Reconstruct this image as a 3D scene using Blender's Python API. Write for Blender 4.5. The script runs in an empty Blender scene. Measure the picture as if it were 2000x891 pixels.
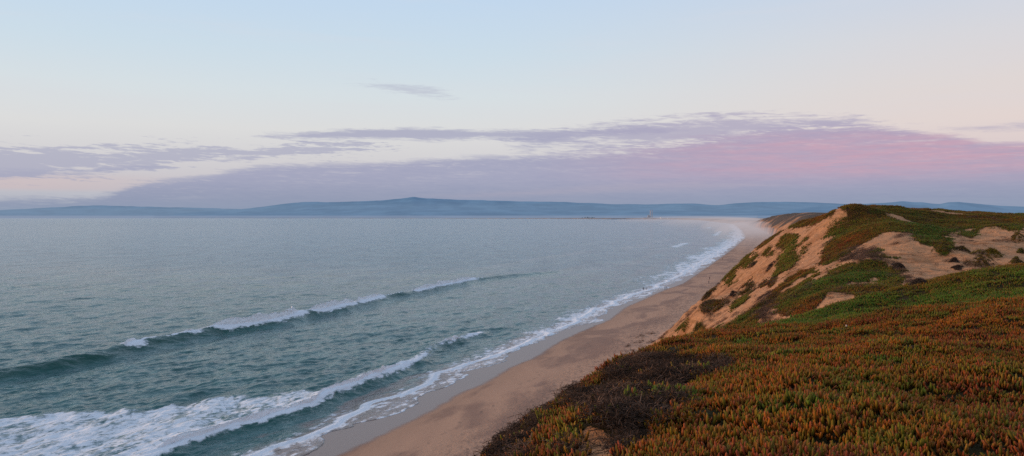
import bpy, math, random
import numpy as np
from mathutils import Vector, Matrix

random.seed(7)
RNG = np.random.default_rng(7)
scene = bpy.context.scene
COL = scene.collection
F = 1570.0            # focal length in pixels of the 2000 px wide photograph
CX, HY = 1000.0, 424.0
H = 36.0              # eye height above the sea
R = math.radians

# ------------------------------------------------------------------ helpers
def P(x, y, D):
    return ((x - CX) / F * D, D, H - (y - HY) / F * D)

def ground(x, y, z=0.0):
    D = (H - z) * F / (y - HY)
    return ((x - CX) / F * D, D, z)

def sstep(a, b, x):
    t = np.clip((np.asarray(x, float) - a) / (b - a), 0, 1)
    return t * t * (3 - 2 * t)

def _hash(ix, iy, iz, seed):
    h = (ix * 374761393 + iy * 668265263 + iz * 2147483647 + seed * 974634777) & 0xFFFFFFFF
    h = ((h ^ (h >> 13)) * 1274126177) & 0xFFFFFFFF
    h = ((h ^ (h >> 16)) * 2246822519) & 0xFFFFFFFF
    return ((h ^ (h >> 15)) & 0xFFFF) / 65535.0

def vnoise(x, y, z=None, seed=0):
    x = np.asarray(x, float); y = np.asarray(y, float)
    z = np.zeros_like(x) if z is None else np.asarray(z, float) + 0 * x
    ix = np.floor(x).astype(np.int64); iy = np.floor(y).astype(np.int64); iz = np.floor(z).astype(np.int64)
    fx = x - ix; fy = y - iy; fz = z - iz
    fx = fx**3 * (fx * (fx * 6 - 15) + 10); fy = fy**3 * (fy * (fy * 6 - 15) + 10); fz = fz * fz * (3 - 2 * fz)
    def c(a, b, d): return _hash(ix + a, iy + b, iz + d, seed)
    x00 = c(0,0,0) * (1-fx) + c(1,0,0) * fx; x10 = c(0,1,0) * (1-fx) + c(1,1,0) * fx
    r0 = x00 * (1-fy) + x10 * fy
    if not np.any(fz): return r0 * 2 - 1
    x01 = c(0,0,1) * (1-fx) + c(1,0,1) * fx; x11 = c(0,1,1) * (1-fx) + c(1,1,1) * fx
    r1 = x01 * (1-fy) + x11 * fy
    return (r0 * (1-fz) + r1 * fz) * 2 - 1

def fbm(x, y, z=None, oct=4, seed=0, gain=0.5):
    s = 0; a = 1; t = 0
    for i in range(oct):
        s = s + a * vnoise(x * 2**i + 17.3 * i, y * 2**i - 9.1 * i, None if z is None else z * 2**i, seed + i); t += a; a *= gain
    return s / t

def pip(px, py, poly):
    px = np.asarray(px); py = np.asarray(py)
    inside = np.zeros(px.shape, bool); n = len(poly)
    for i in range(n):
        x1, y1 = poly[i]; x2, y2 = poly[(i + 1) % n]
        if y1 == y2: continue
        c = ((y1 > py) != (y2 > py)) & (px < (x2 - x1) * (py - y1) / (y2 - y1) + x1)
        inside ^= c
    return inside

def tag(o, label=None, cat=None, group=None, kind=None):
    if label: o['label'] = label
    if cat: o['category'] = cat
    if group: o['group'] = group
    if kind: o['kind'] = kind
    return o

def mesh_obj(name, verts, faces, mats=None, parent=None, smooth=True, attrs=None, col=COL):
    """verts (n,3) array, faces (m,k) array or list of lists -> ONE mesh object"""
    me = bpy.data.meshes.new(name)
    verts = np.asarray(verts, np.float32)
    if isinstance(faces, np.ndarray):
        m, k = faces.shape
        me.vertices.add(len(verts)); me.vertices.foreach_set('co', verts.ravel())
        me.loops.add(m * k); me.loops.foreach_set('vertex_index', faces.astype(np.int32).ravel())
        me.polygons.add(m)
        me.polygons.foreach_set('loop_start', np.arange(0, m * k, k, dtype=np.int32))
        me.polygons.foreach_set('loop_total', np.full(m, k, np.int32))
    else:
        me.from_pydata([tuple(map(float, v)) for v in verts], [], faces)
    me.update(calc_edges=True); me.validate()
    if smooth: me.polygons.foreach_set('use_smooth', np.ones(len(me.polygons), bool))
    for an, arr in (attrs or {}).items():
        arr = np.asarray(arr, np.float32)
        if arr.ndim == 1:
            a = me.attributes.new(an, 'FLOAT', 'POINT'); a.data.foreach_set('value', arr)
        else:
            a = me.attributes.new(an, 'FLOAT_COLOR', 'POINT')
            a.data.foreach_set('color', np.concatenate([arr, np.ones((len(arr), 1), np.float32)], 1).ravel())
    o = bpy.data.objects.new(name, me); col.objects.link(o)
    if mats is not None:
        for m_ in (mats if isinstance(mats, (list, tuple)) else [mats]): me.materials.append(m_)
    if parent: o.parent = parent
    return o

def empty(name, loc):
    o = bpy.data.objects.new(name, None); COL.objects.link(o); o.location = loc; return o

class NG:
    """tiny node graph writer"""
    def __init__(s, tree): s.t = tree; s.n = tree.nodes; s.l = tree.links
    def node(s, typ, ins=None, **kw):
        nd = s.n.new(typ)
        for k, v in kw.items(): setattr(nd, k, v)
        for k, v in (ins or {}).items(): s.put(nd.inputs[k], v)
        return nd
    def put(s, sock, v):
        if isinstance(v, bpy.types.NodeSocket): s.l.new(v, sock)
        elif isinstance(v, bpy.types.Node): s.l.new(v.outputs[0], sock)
        else:
            if hasattr(sock, 'default_value') and hasattr(sock.default_value, '__len__') and not hasattr(v, '__len__'): v = [v] * len(sock.default_value)
            if sock.type == 'RGBA' and len(v) == 3: v = (*v, 1)
            sock.default_value = v
    def math(s, op, a, b=0.0, c=0.0, clamp=False):
        nd = s.n.new('ShaderNodeMath'); nd.operation = op; nd.use_clamp = clamp
        for i, v in enumerate((a, b, c)): s.put(nd.inputs[i], v)
        return nd.outputs[0]
    def vmath(s, op, a, b=(0, 0, 0), out=0):
        nd = s.n.new('ShaderNodeVectorMath'); nd.operation = op
        s.put(nd.inputs[0], a); s.put(nd.inputs[1], b)
        return nd.outputs[out]
    def mix(s, f, a, b, mode='MIX'):
        nd = s.n.new('ShaderNodeMix'); nd.data_type = 'RGBA'; nd.blend_type = mode
        s.put(nd.inputs[0], f); s.put(nd.inputs[6], a); s.put(nd.inputs[7], b)
        return nd.outputs[2]
    def sm(s, v, a, b, lo=0.0, hi=1.0):
        nd = s.n.new('ShaderNodeMapRange'); nd.interpolation_type = 'SMOOTHSTEP'
        for i, q in enumerate((v, a, b, lo, hi)): s.put(nd.inputs[i], q)
        return nd.outputs[0]
    def lin(s, v, a, b, lo=0.0, hi=1.0):
        nd = s.n.new('ShaderNodeMapRange')
        for i, q in enumerate((v, a, b, lo, hi)): s.put(nd.inputs[i], q)
        return nd.outputs[0]
    def noise(s, vec, scale=1.0, detail=4.0, rough=0.5, dist=0.0):
        nd = s.n.new('ShaderNodeTexNoise')
        s.put(nd.inputs['Vector'], vec)
        for k, v in (('Scale', scale), ('Detail', detail), ('Roughness', rough), ('Distortion', dist)): s.put(nd.inputs[k], v)
        return nd.outputs['Fac']
    def attr(s, name, typ='GEOMETRY'):
        return s.node('ShaderNodeAttribute', attribute_name=name, attribute_type=typ)
    def ramp(s, f, pts, interp='LINEAR'):
        nd = s.n.new('ShaderNodeValToRGB'); s.put(nd.inputs[0], f); cr = nd.color_ramp; cr.interpolation = interp
        while len(cr.elements) < len(pts): cr.elements.new(0.5)
        for e, (p, c) in zip(cr.elements, pts): e.position = p; e.color = (*c, 1)
        return nd.outputs[0]
    def curve(s, f, pts):
        nd = s.n.new('ShaderNodeFloatCurve'); cv = nd.mapping.curves[0]
        while len(cv.points) < len(pts): cv.points.new(0.5, 0.5)
        for p, (x, y) in zip(cv.points, pts): p.location = (x, y); p.handle_type = 'AUTO_CLAMPED'
        nd.mapping.use_clip = False; nd.mapping.update()
        s.put(nd.inputs['Value'], f)
        return nd.outputs[0]
    def bump(s, h, strength=0.5, dist=1.0, nrm=None):
        nd = s.n.new('ShaderNodeBump'); s.put(nd.inputs['Height'], h); s.put(nd.inputs['Strength'], strength); s.put(nd.inputs['Distance'], dist)
        if nrm is not None: s.put(nd.inputs['Normal'], nrm)
        return nd.outputs[0]

def material(name):
    m = bpy.data.materials.new(name); m.use_nodes = True; m.node_tree.nodes.clear()
    g = NG(m.node_tree); out = g.n.new('ShaderNodeOutputMaterial')
    return m, g, out

def principled(g, out, **ins):
    b = g.n.new('ShaderNodeBsdfPrincipled')
    for k, v in ins.items(): g.put(b.inputs[k.replace('_', ' ')], v)
    g.l.new(b.outputs[0], out.inputs['Surface']); return b

def plain(name, col, rough=0.7, amt=0.25, scale=8.0):
    m, g, out = material(name)
    n = g.noise(g.node('ShaderNodeTexCoord').outputs['Object'], scale, 3)
    principled(g, out, Base_Color=g.mix(n, [c * (1 - amt) for c in col], [min(1, c * (1 + amt)) for c in col]), Roughness=rough)
    return m

# ------------------------------------------------------------------ camera
cd = bpy.data.cameras.new('camera'); cam = bpy.data.objects.new('camera', cd); COL.objects.link(cam)
cam.location = (0, 0, H); cam.rotation_euler = (R(90), 0, 0)
cd.sensor_fit = 'HORIZONTAL'; cd.sensor_width = 36; cd.lens = 36 * F / 2000
cd.shift_y = -(445.5 - HY) / 2000
cd.clip_start = 0.1; cd.clip_end = 200000
scene.camera = cam
scene.view_settings.view_transform = 'Standard'; scene.view_settings.look = 'None'
scene.view_settings.exposure = 0; scene.view_settings.gamma = 1
scene.cycles.use_denoising = False
scene.cycles.max_bounces = 5; scene.cycles.diffuse_bounces = 2; scene.cycles.glossy_bounces = 3
scene.cycles.transparent_max_bounces = 8; scene.cycles.volume_bounces = 0
scene.cycles.sample_clamp_indirect = 4.0

# ------------------------------------------------------------------ the shore line
_sh = [(663,891),(744,853),(810,822),(867,790),(906,765),(957,748),(972,735),(1003,716),(1053,697),(1076,679),(1108,661),
       (1160,638),(1193,625),(1226,599),(1248,590),(1291,570),(1336,554),(1389,518),(1434,485),(1457,464),(1450,450),(1434,438)]
_sp = [ground(x, y, 0.84) for x, y in _sh]
SY = np.array([p[1] for p in _sp]); SX = np.array([p[0] for p in _sp])
SY = np.concatenate([[-400, -100, 0, 60], SY, [9000, 12300, 13000, 13500, 14500, 16000, 20000, 25000, 29000, 36000]])
SX = np.concatenate([[-26.5 - .36 * 518, -26.5 - .36 * 218, -26.5 - .36 * 118, -26.5 - .36 * 58], SX, [2080, 2440, 2050, 1600, 1300, 900, -1500, -8000, -20000, -42000]])
# cubic-ish smoothing on a fine log grid
_gy = np.concatenate([np.arange(-400, 1000, 1.0), np.geomspace(1000, 36000, 3500)[1:]])
_gx = np.interp(_gy, SY, SX)
for _ in range(2):
    k = np.ones(9) / 9
    _gx[8:1392] = np.convolve(_gx, k, 'same')[8:1392]
    k2 = np.ones(81) / 81
    _gx[1500:-100] = np.convolve(_gx, k2, 'same')[1500:-100]
_gcos = 1 / np.sqrt(1 + np.where(_gy < 9000, np.interp(_gy, [-400, 400, 1256, 3768, 20000], [.36, .36, .33, .26, .16]), np.gradient(_gx, _gy)) ** 2)
def shore_n(X, Y):
    """signed distance (m) inland (+) or seaward (-) of the edge of the wet sand"""
    return (X - np.interp(Y, _gy, _gx)) * np.interp(Y, _gy, _gcos)
def shore_x(n, Y):
    return np.interp(Y, _gy, _gx) + n / np.interp(Y, _gy, _gcos)

# ------------------------------------------------------------------ terrain heights
def beach_h(n):
    return np.interp(n, [-400, -60, -12, 0, 15, 25, 40, 80, 4000], [-9, -3.2, 0, .84, 1.9, 2.5, 3.3, 4.0, 6.0])

ctrl = [P(*p) for p in [
 # near mound
 (2000,891,6.0),(1750,891,6.2),(1500,891,6.5),(1200,891,7.5),(1090,891,8.4),(1000,885,9.3),(1060,800,11.5),(1150,766,14),(1200,722,17),(1240,697,22),
 (1290,682,27),(1390,662,36),(1500,800,9),(1800,800,9),(2000,800,9),(1350,800,10),(1500,740,12),(1800,740,12),(1350,745,13),(1500,692,18),(1640,648,22.5),
 (1820,604,24),(1990,588,26),(2150,575,27),(1300,715,19),
 (950,930,9.6),(900,990,9.8),(1000,855,12.2),(940,910,12.5),(1085,800,15),(1020,860,16),(1142,757,18.5),(1100,800,20),(1195,726,24),(1252,712,30),(1340,690,38),
 # green dip and rise
 (1500,652,33),(1650,634,36),(1740,602,40),(1850,580,38),(1990,560,38),(1480,641,40),(1600,607,43),(1720,571,45),(1830,543,47),(1930,526,47),(2000,519,47),(2120,512,48),
 # mid dune
 (1640,592,70),(1530,612,75),(1560,570,82),(1690,560,80),(1700,512,92),(1450,632,88),(1420,645,92),(1385,668,96),(1450,600,108),(1400,602,126),(1352,604,142),(1345,680,137),
 (1310,690,141),(1290,684,152),(1550,520,120),(1480,540,140),(1430,575,140),(1600,470,126),(1640,432,126),(1720,478,101),(1760,474,99),(1745,490,96),(1800,520,88),(1790,552,78),(1900,500,92),
 (2000,500,92),(1860,470,106),(1960,442,116),(2040,440,116),(1700,440,116),(1800,432,120),(1870,436,120),(1750,411,127),(1680,396,132),(1690,400,128),(1800,404.5,152),(1900,409,168),(2000,415,184),(2100,419,200),(1650,403,127),
 (1620,411,136),(1580,427,147),(1500,469,166),(1440,520,178),(1400,556,186),(1350,600,188),(1300,650,186)]]
ctrl += [(-8,10,26),(-20,10,12),(-30,10,1),(-4,25,25),(-15,25,12),(-25,25,0),(0,0,34.1),(-4,0,33.3),(-9,0,30),(-20,0,15),(-36,0,1),(0,-20,34),(-6,-20,32),(-20,-20,20),(-45,-20,1),
 (10,0,34.4),(25,0,34.6),(10,-20,34.5),(40,-20,35),(30,18,33.9),(44,22,34.2),(60,40,34.3),(70,0,35),(2,45,20),(-8,45,9),(-18,45,0),(17,70,22.3),(4,70,12),(-9,70,0),(21,100,19.5),(11,100,12),(-4,100,0),
 (45,60,30),(36,58,29.3),(26,55,28.5),(80,80,33.5),(100,100,34.8),(150,150,36.5),(150,80,36),(120,55,35.5),(200,200,36.5),(150,250,35),(110,230,34.5),(75,190,33),(80,250,30),(220,60,36),(16,160,1),(22,180,1),(30,200,1),(36,215,1),(5,135,0)]
CP = np.array(ctrl)
CP[np.hypot(CP[:, 0], CP[:, 1]) < 50, 2] -= .06
_cr = (CP[:, 1] > 118) & (CP[:, 1] < 260) & (CP[:, 2] > 35); CP[_cr, 2] -= .9
def _U(r2): return np.where(r2 > 0, 0.5 * r2 * np.log(np.maximum(r2, 1e-12)), 0)
_n = len(CP); _A = np.zeros((_n + 3, _n + 3))
_d2 = ((CP[:, None, :2] - CP[None, :, :2]) ** 2).sum(-1)
_A[:_n, :_n] = _U(_d2) + np.diag(np.clip(np.hypot(CP[:, 0], CP[:, 1]) / 200, .005, .4))
_A[:_n, _n] = 1; _A[:_n, _n + 1:] = CP[:, :2]; _A[_n:, :_n] = _A[:_n, _n:].T
_w = np.linalg.solve(_A, np.concatenate([CP[:, 2], [0, 0, 0]]))
def tps(X, Y):
    sh = np.shape(X); x = np.ravel(X).astype(float); y = np.ravel(Y).astype(float); o = np.empty(len(x))
    for i in range(0, len(x), 20000):
        a = x[i:i+20000]; b = y[i:i+20000]
        o[i:i+20000] = _U((a[:, None] - CP[:, 0]) ** 2 + (b[:, None] - CP[:, 1]) ** 2) @ _w[:_n] + _w[_n] + _w[_n+1] * a + _w[_n+2] * b
    return o.reshape(sh)

BUMPS = [(1245,702,20.5,.30,1.3), (1300,690,24,.22,1.2), (1380,672,31,.3,1.6), (1172,800,12.6,-.28,.7), (1300,760,13.5,-.22,1.0), (1230,800,12.5,-.18,.7), (1100,795,11.2,-.16,.6), (1150,775,11.6,-.26,.7), (1000,870,12.5,-.35,.8), (1060,800,11.4,-.14,.6), (2000,515,46,-.28,7), (940,880,10.5,-.5,.85), (1215,714,18.2,.24,.6), (1160,772,13.5,-.25,.6), (1188,745,15.2,-.3,.7), (1040,850,9.9,-.05,.4), (1420,700,17,.18,1.2), (1560,760,11,.10,1.0), (1760,700,15,.14,1.4), (1900,740,12,.12,1.2), (1650,820,8.4,.07,.7)]
def smax(a, b, k): return 0.5 * (a + b + np.sqrt((a - b) ** 2 + k * k))

def height(X, Y):
    X = np.asarray(X, float); Y = np.asarray(Y, float)
    n = shore_n(X, Y)
    be = beach_h(n) + 0.10 * vnoise(X / 9, Y / 14, seed=3) * sstep(2, 12, n) + 0.35 * sstep(8, 24, n) * sstep(0.0, 0.5, fbm(X / 34, Y / 40, seed=4, oct=2)) - 0.05 * 0
    w = sstep(205, 270, Y)
    near = np.zeros_like(X); mk = (Y < 275) & (n > 4)
    if mk.any():
        x = X[mk]; y = Y[mk]; r = np.hypot(x, y)
        t = tps(x, y)
        mid = sstep(45, 80, r)
        t = t + 0.10 * fbm(x / 0.9, y / 0.9, seed=11, oct=3) + (0.26 - 0.1 * mid) * fbm(x / 3.1, y / 3.1, seed=12) * sstep(3, 10, r)
        dn = fbm(x / 16 + y / 40, y / 16, seed=13, oct=5, gain=.55)
        t = t + mid * .75 * dn + mid * .35 * fbm(x / 4, y / 4, seed=15, oct=3)
        for (bx, by_, bd, amp_, rad_) in BUMPS:
            cx_, cy_ = (bx - CX) / F * bd, bd
            t = t + amp_ * np.exp(-((x - cx_) ** 2 + (y - cy_) ** 2) / rad_ ** 2)
        # gullies running down the seaward faces
        nn = shore_n(x, y); s = y * 1.06 - x * .36
        face = mid * sstep(2, 10, t) * (1 - sstep(24, 33, t))
        t = t - face * 1.7 * (np.abs(vnoise(s / 7 + 0.6 * vnoise(nn / 9, s / 12, seed=21), nn / 42, seed=22)) ** .7) * sstep(60, 100, y)
        near[mk] = t
    off = n - np.interp(Y, [0, 300, 420, 900, 1200, 14000], [33, 36, 46, 50, 36, 34]) - 5 * fbm(Y / 55, X / 90, seed=31, oct=3)
    Hc = np.interp(Y, [-400, 900, 1150, 1500, 2100, 2700, 3300, 5000, 14000], [33, 33, 38, 41.5, 40, 29, 17, 11, 7])
    prof = np.interp(off, [-40, 0, 12, 40, 60, 150, 600, 4000], [-30, -1.0, 0.42, .93, 1.0, .97, .85, .6])
    bl = np.where(off < 0, 2.5 + off * .6, 2.5 + prof * Hc) + sstep(10, 50, off) * (2.2 * fbm(X / 60, Y / 70, seed=32, oct=5)) \
         - sstep(0, 8, off) * (1 - sstep(40, 60, off)) * 5 * np.abs(vnoise(Y / 26, off / 80, seed=33))
    hill = np.where(n > 4, near, -30) * (1 - w) + bl * w
    hill = np.where(n > 4, hill, np.minimum(hill, -5))
    return smax(be, hill, 0.35)

def toe_level(n, h): return h - beach_h(n)

# ------------------------------------------------------------------ photograph-derived cover maps (drawn once, laid on the dune surface in world space)
def Z1(pts): return [(1400 + x / 3.182, 380 + y / 3.182) for x, y in pts]
def Z2(pts): return [(1280 + x / 4.95, 520 + y / 4.95) for x, y in pts]
COVER = [Z1(p) for p in [
 [(745,70),(780,-60),(1000,-80),(1200,-60),(1500,-40),(1960,0),(1940,185),(1800,182),(1660,200),(1602,262),(1550,255),(1500,225),(1450,240),(1465,310),(1440,360),(1400,375),(1340,330),(1270,310),(1210,250),(1060,230),(1000,250),(940,290),(860,340),(810,385),(700,440),(610,445),(660,370),(690,310),(735,270),(720,245),(740,225),(800,180),(830,140),(800,105)],
 [(360,580),(430,520),(520,470),(600,445),(640,500),(600,510),(560,520),(620,540),(700,480),(800,430),(900,410),(1000,410),(1080,450),(1170,510),(1160,570),(1190,600),(1100,612),(960,642),(900,650),(860,620),(790,610),(700,600),(640,700),(600,735),(440,762),(385,740),(370,690),(300,720),(200,775),(60,820),(180,735),(250,685),(330,640)],
 [(230,345),(420,185),(500,155),(690,102),(730,92),(720,125),(650,150),(590,190),(500,205),(430,205),(330,300)],
 [(940,365),(1000,328),(1030,360),(1090,365),(1125,400),(1060,398),(960,392)],
 [(1700,180),(1909,180),(1909,215),(1840,225),(1760,200)],
]]
COVER += [Z2(p) for p in [[(345,650),(400,560),(430,530),(470,560),(490,640),(520,650),(430,700),(375,760),(345,760)], [(440,720),(520,640),(640,580),(760,530),(860,460),(960,440),(1000,560),(1584,480),(1584,560),(1000,640),(700,700),(500,760)]]]
RUBBLE = [Z1([(215,720),(290,620),(360,600),(390,640),(380,740),(300,800),(220,770)]), Z1([(760,400),(900,330),(1010,330),(1040,420),(900,415),(830,420)]), Z1([(1040,400),(1120,430),(1170,500),(1280,560),(1190,590),(1150,500),(1080,450)])]
# isolated mats growing on the bare slope: each one a thing
MATS = [
 (Z1([(395,275),(450,248),(500,268),(492,305),(400,352),(388,325)]), 'rounded deep green ice plant mat high on the bare dune face near the crest'),
 (Z1([(368,415),(440,360),(500,310),(585,250),(555,300),(480,362),(420,402)]), 'long thin slanting strip of green ice plant below the rounded mat'),
 (Z1([(358,512),(390,430),(440,380),(510,365),(592,318),(510,398),(470,450),(400,492)]), 'spindle shaped green and rust mat on the middle of the bare dune face'),
 (Z1([(650,292),(690,240),(740,160),(805,148),(815,172),(765,232),(705,252)]), 'green band of ice plant hanging below the dune summit beside the widest sand chute'),
 (Z1([(125,472),(150,420),(230,366),(242,388),(200,442)]), 'upper of two dark green mats on the outer dune edge against the beach'),
 (Z1([(48,535),(70,488),(140,430),(122,472),(100,542),(60,572)]), 'lower of two dark green mats on the outer dune edge against the beach'),
 (Z1([(296,384),(308,350),(338,328),(352,350),(322,384)]), 'small green tuft between the outer edge mats and the rounded mat'),
 (Z2([(440,440),(445,385),(560,350),(600,330),(690,325),(690,345),(650,400),(560,450),(500,455)]), 'wide dark shrubby mat on the low sand shoulder above the orange cliff'),
 (Z2([(710,450),(790,350),(840,320),(940,285),(930,305),(860,360),(800,370)]), 'ragged narrow green strip low on the dune face above the green foreground slope'),
 (Z2([(225,630),(240,585),(290,545),(322,540),(322,590),(285,640),(270,590)]), 'small bright green drape of ice plant on the orange cliff face'),
 (Z2([(800,290),(860,200),(930,150),(950,180),(900,270),(840,295)]), 'brown half dead mat in the middle of the lower dune face'),
 (Z2([(460,325),(470,290),(520,230),(560,222),(545,270),(500,310)]), 'dark narrow shrub on the dune edge right above the low shoulder'),
 (Z2([(1030,215),(1050,175),(1150,115),(1165,130),(1100,190)]), 'thin dark slanting mat beside the lower end of the sand chute'),
]
# foreground: dead brush and bare sand
BRUSH = [[(1190,725),(1215,708),(1275,700),(1345,708),(1425,708),(1430,722),(1395,735),(1345,768),(1330,800),(1290,835),(1250,865),(1225,900),(1190,900),(1172,862),(1165,820),(1178,780)],
         [(1108,770),(1160,768),(1170,800),(1140,805),(1112,795)], [(960,910),(975,865),(1010,825),(1058,790),(1082,800),(1056,840),(1026,872),(1022,910)], [(1085,890),(1110,868),(1135,880),(1140,900),(1090,900)]]
BARE = [[(1132,850),(1150,832),(1180,842),(1195,866),(1188,915),(1105,915),(1118,880)], [(1322,775),(1330,748),(1365,738),(1352,760),(1330,790)], [(1012,850),(1020,838),(1026,846),(1020,865)]]

def to_px(X, Y, Z):
    Y = np.maximum(Y, 0.01)
    return CX + F * X / Y, HY + F * (H - Z) / Y

def in_any(px, py, polys):
    m = np.zeros(np.shape(px), bool)
    for p in polys: m |= pip(px, py, p)
    return m

def cover_value(X, Y, Z, jit=2.0):
    """0..1 plant cover of the middle dune"""
    px, py = to_px(X, Y, Z)
    px = px + jit * 3 * fbm(X / 3.0, Y / 3.0, seed=41, oct=3); py = py + jit * 2 * fbm(X / 3.0, Y / 3.0, seed=45, oct=3)
    m = in_any(px, py, COVER)
    far = (px > 2010) & (Z > 33)
    bare = fbm(X / 5, Y / 5, seed=47) > 0.42
    return np.where((m & ~bare) | (far & (fbm(X / 12, Y / 12, seed=46) > -.25)), 1.0, 0.0)

def is_near(X, Y):
    return np.hypot(X, Y) < np.where(X > 20, 58, 54)

# ------------------------------------------------------------------ terrain meshes (beach, dunes) from one polar grid
az = np.concatenate([np.arange(-180, -100, 4.0), np.arange(-100, -26, 1.5), np.arange(-26, -2, .25), np.arange(-2, 34.5, .07), np.arange(34.5, 80, 1.2), np.arange(80, 181, 4.0)])
rr = np.concatenate([np.linspace(.05, 3, 12)[:-1], np.geomspace(3, 230, 720), np.geomspace(230, 34000, 300)[1:]])
AZ, RR = np.meshgrid(np.radians(az), rr)
TX = RR * np.sin(AZ); TY = RR * np.cos(AZ)
TN = shore_n(TX, TY)
TZ = np.full_like(TX, -20.0)
_m = (TN > -75) & (TY > -330)
TZ[_m] = height(TX[_m], TY[_m])
nr, nc = TX.shape
idx = np.arange(nr * nc).reshape(nr, nc)
quads = np.stack([idx[:-1, :-1], idx[:-1, 1:], idx[1:, 1:], idx[1:, :-1]], -1).reshape(-1, 4)
keep = _m.ravel()[quads].all(1)
quads = quads[keep]
lift = (TZ - beach_h(TN)).ravel()
isdune = (lift[quads].mean(1) > 0.9) & (TN.ravel()[quads].mean(1) > 4)

near_land = is_near(TX, TY) & (lift.reshape(TX.shape) > 6)
veg = np.zeros_like(TX)
_r = np.hypot(TX, TY)
_mm = (TN > 4) & (TY > 30) & (_r < 260) & ~near_land
veg[_mm] = cover_value(TX[_mm], TY[_mm], TZ[_mm])
rub = np.zeros_like(TX); _px, _py = to_px(TX, TY, TZ)
rub[_mm] = in_any(_px[_mm] + 4 * vnoise(TX[_mm], TY[_mm], seed=5), _py[_mm] + 3 * vnoise(TX[_mm] * 1.1, TY[_mm], seed=6), RUBBLE)
_near_bare = in_any(_px, _py, BARE) & (_r < 40) & (TY > 2)
_near_brush = in_any(_px, _py, BRUSH) & (_r < 40)
veg[near_land] = 1
veg[_near_bare] = 0
# far land: brownish scrub with sand streaks on the bluffs
_ff = (TY > 230) & (TN > 20)
veg[_ff] = np.maximum(veg[_ff], sstep(-.25, .15, fbm(TX[_ff] / 50 + TY[_ff] / 200, TY[_ff] / 60, seed=51, oct=5) + sstep(12, 30, lift.reshape(TX.shape)[_ff]) * .5 - .12))
far = sstep(230, 500, TY) * 1.0
hue = 0.5 + 0.5 * fbm(TX / 9, TY / 9, seed=61, oct=3) / .5

def submesh(name, mask, mat, attrs):
    q = quads[mask]; used = np.unique(q); remap = np.full(nr * nc, -1); remap[used] = np.arange(len(used))
    V = np.stack([TX.ravel(), TY.ravel(), TZ.ravel()], 1)[used]
    return mesh_obj(name, V, remap[q][:, ::-1].copy(), mat, attrs={k: v.ravel()[used] for k, v in attrs.items()})

def sand_nodes(g):
    pos = g.node('ShaderNodeNewGeometry').outputs['Position']
    big = g.noise(pos, .08, 4); fine = g.noise(pos, 3.0, 5, .65)
    return pos, big, fine

# beach
m_beach, g, out = material('beach_sand')
pos, big, fine = sand_nodes(g)
n_at = g.attr('n').outputs['Fac']
strk = g.noise(g.vmath('MULTIPLY', pos, (.35, .07, 1)), 1.0, 5, .68)
patch = g.sm(g.noise(g.vmath('MULTIPLY', pos, (.06, .032, 1)), 1.0, 4, .55, .6), .46, .60)
dry = g.mix(patch, (.54, .31, .195), (.35, .20, .135))
dry = g.mix(g.sm(n_at, 14, 30), dry, (.59, .355, .23))
dry = g.mix(g.lin(strk, .3, .75), g.mix(.8, dry, (.86, .86, .88), 'MULTIPLY'), dry)
dry = g.mix(g.lin(fine, .25, .75), g.mix(1.0, dry, (.86, .85, .85), 'MULTIPLY'), dry)
wob = g.math('ADD', n_at, g.lin(g.noise(pos, .25, 3), 0, 1, -.8, .8))
wet = g.sm(wob, -1.2, .9, 1.0, 0.0)
damp = g.sm(wob, -1, 9.0, 1.0, 0.0)
c = g.mix(g.math('MULTIPLY', damp, .35), dry, (.30, .175, .11))
c = g.mix(wet, c, (.20, .122, .092))
track = g.math('MULTIPLY', g.sm(n_at, 11, 20), g.sm(g.noise(g.vmath('MULTIPLY', pos, (1.0, .5, 1)), .9, 5, .8), .48, .60))
c = g.mix(g.math('MULTIPLY', track, .85), c, (.22, .13, .09))
wrk = g.math('MULTIPLY', g.sm(g.math('ABSOLUTE', g.math('SUBTRACT', g.math('ADD', n_at, g.lin(g.noise(pos, .12, 4), 0, 1, -5, 5)), 9.0)), .55, .1), g.sm(g.noise(pos, .7, 4, .7), .48, .62))
c = g.mix(g.math('MULTIPLY', wrk, .6), c, (.14, .095, .07))
h = g.math('ADD', g.math('MULTIPLY', g.noise(pos, 1.3, 4, .65), g.sm(n_at, 6, 18)), g.math('MULTIPLY', g.noise(pos, .35, 2), .15))
principled(g, out, Base_Color=c, Roughness=g.lin(wet, 0, 1, .85, .33), Specular_IOR_Level=g.lin(wet, 0, 1, .2, .42), Normal=g.bump(h, g.lin(wet, 0, 1, .9, .04), .28))

# dunes
m_dune, g, out = material('dune_sand')
pos, big, fine = sand_nodes(g)
va = g.attr('veg').outputs['Fac']; fa = g.attr('far').outputs['Fac']; ra = g.attr('rub').outputs['Fac']; hu = g.attr('hue').outputs['Fac']
zz = g.node('ShaderNodeSeparateXYZ', {0: pos}).outputs['Z']
nz = g.node('ShaderNodeSeparateXYZ', {0: g.node('ShaderNodeNewGeometry').outputs['Normal']}).outputs['Z']
s = g.mix(big, (.66, .315, .145), (.53, .28, .155))
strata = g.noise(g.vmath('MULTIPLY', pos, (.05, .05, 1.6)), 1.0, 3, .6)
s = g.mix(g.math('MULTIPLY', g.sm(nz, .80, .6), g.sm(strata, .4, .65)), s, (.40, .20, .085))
s = g.mix(g.lin(fine, .25, .8), g.mix(1.0, s, (.80, .78, .76), 'MULTIPLY'), s)
s = g.mix(g.math('MULTIPLY', g.sm(g.noise(pos, .9, 5, .75), .56, .66), .75), s, (.16, .09, .05))
deb = g.math('MULTIPLY', g.sm(g.noise(g.vmath('MULTIPLY', pos, (.9, .16, .9)), 1.0, 4, .65), .52, .6), g.sm(zz, 14, 5))
s = g.mix(g.math('MULTIPLY', deb, .8), s, (.10, .075, .05))
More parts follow.
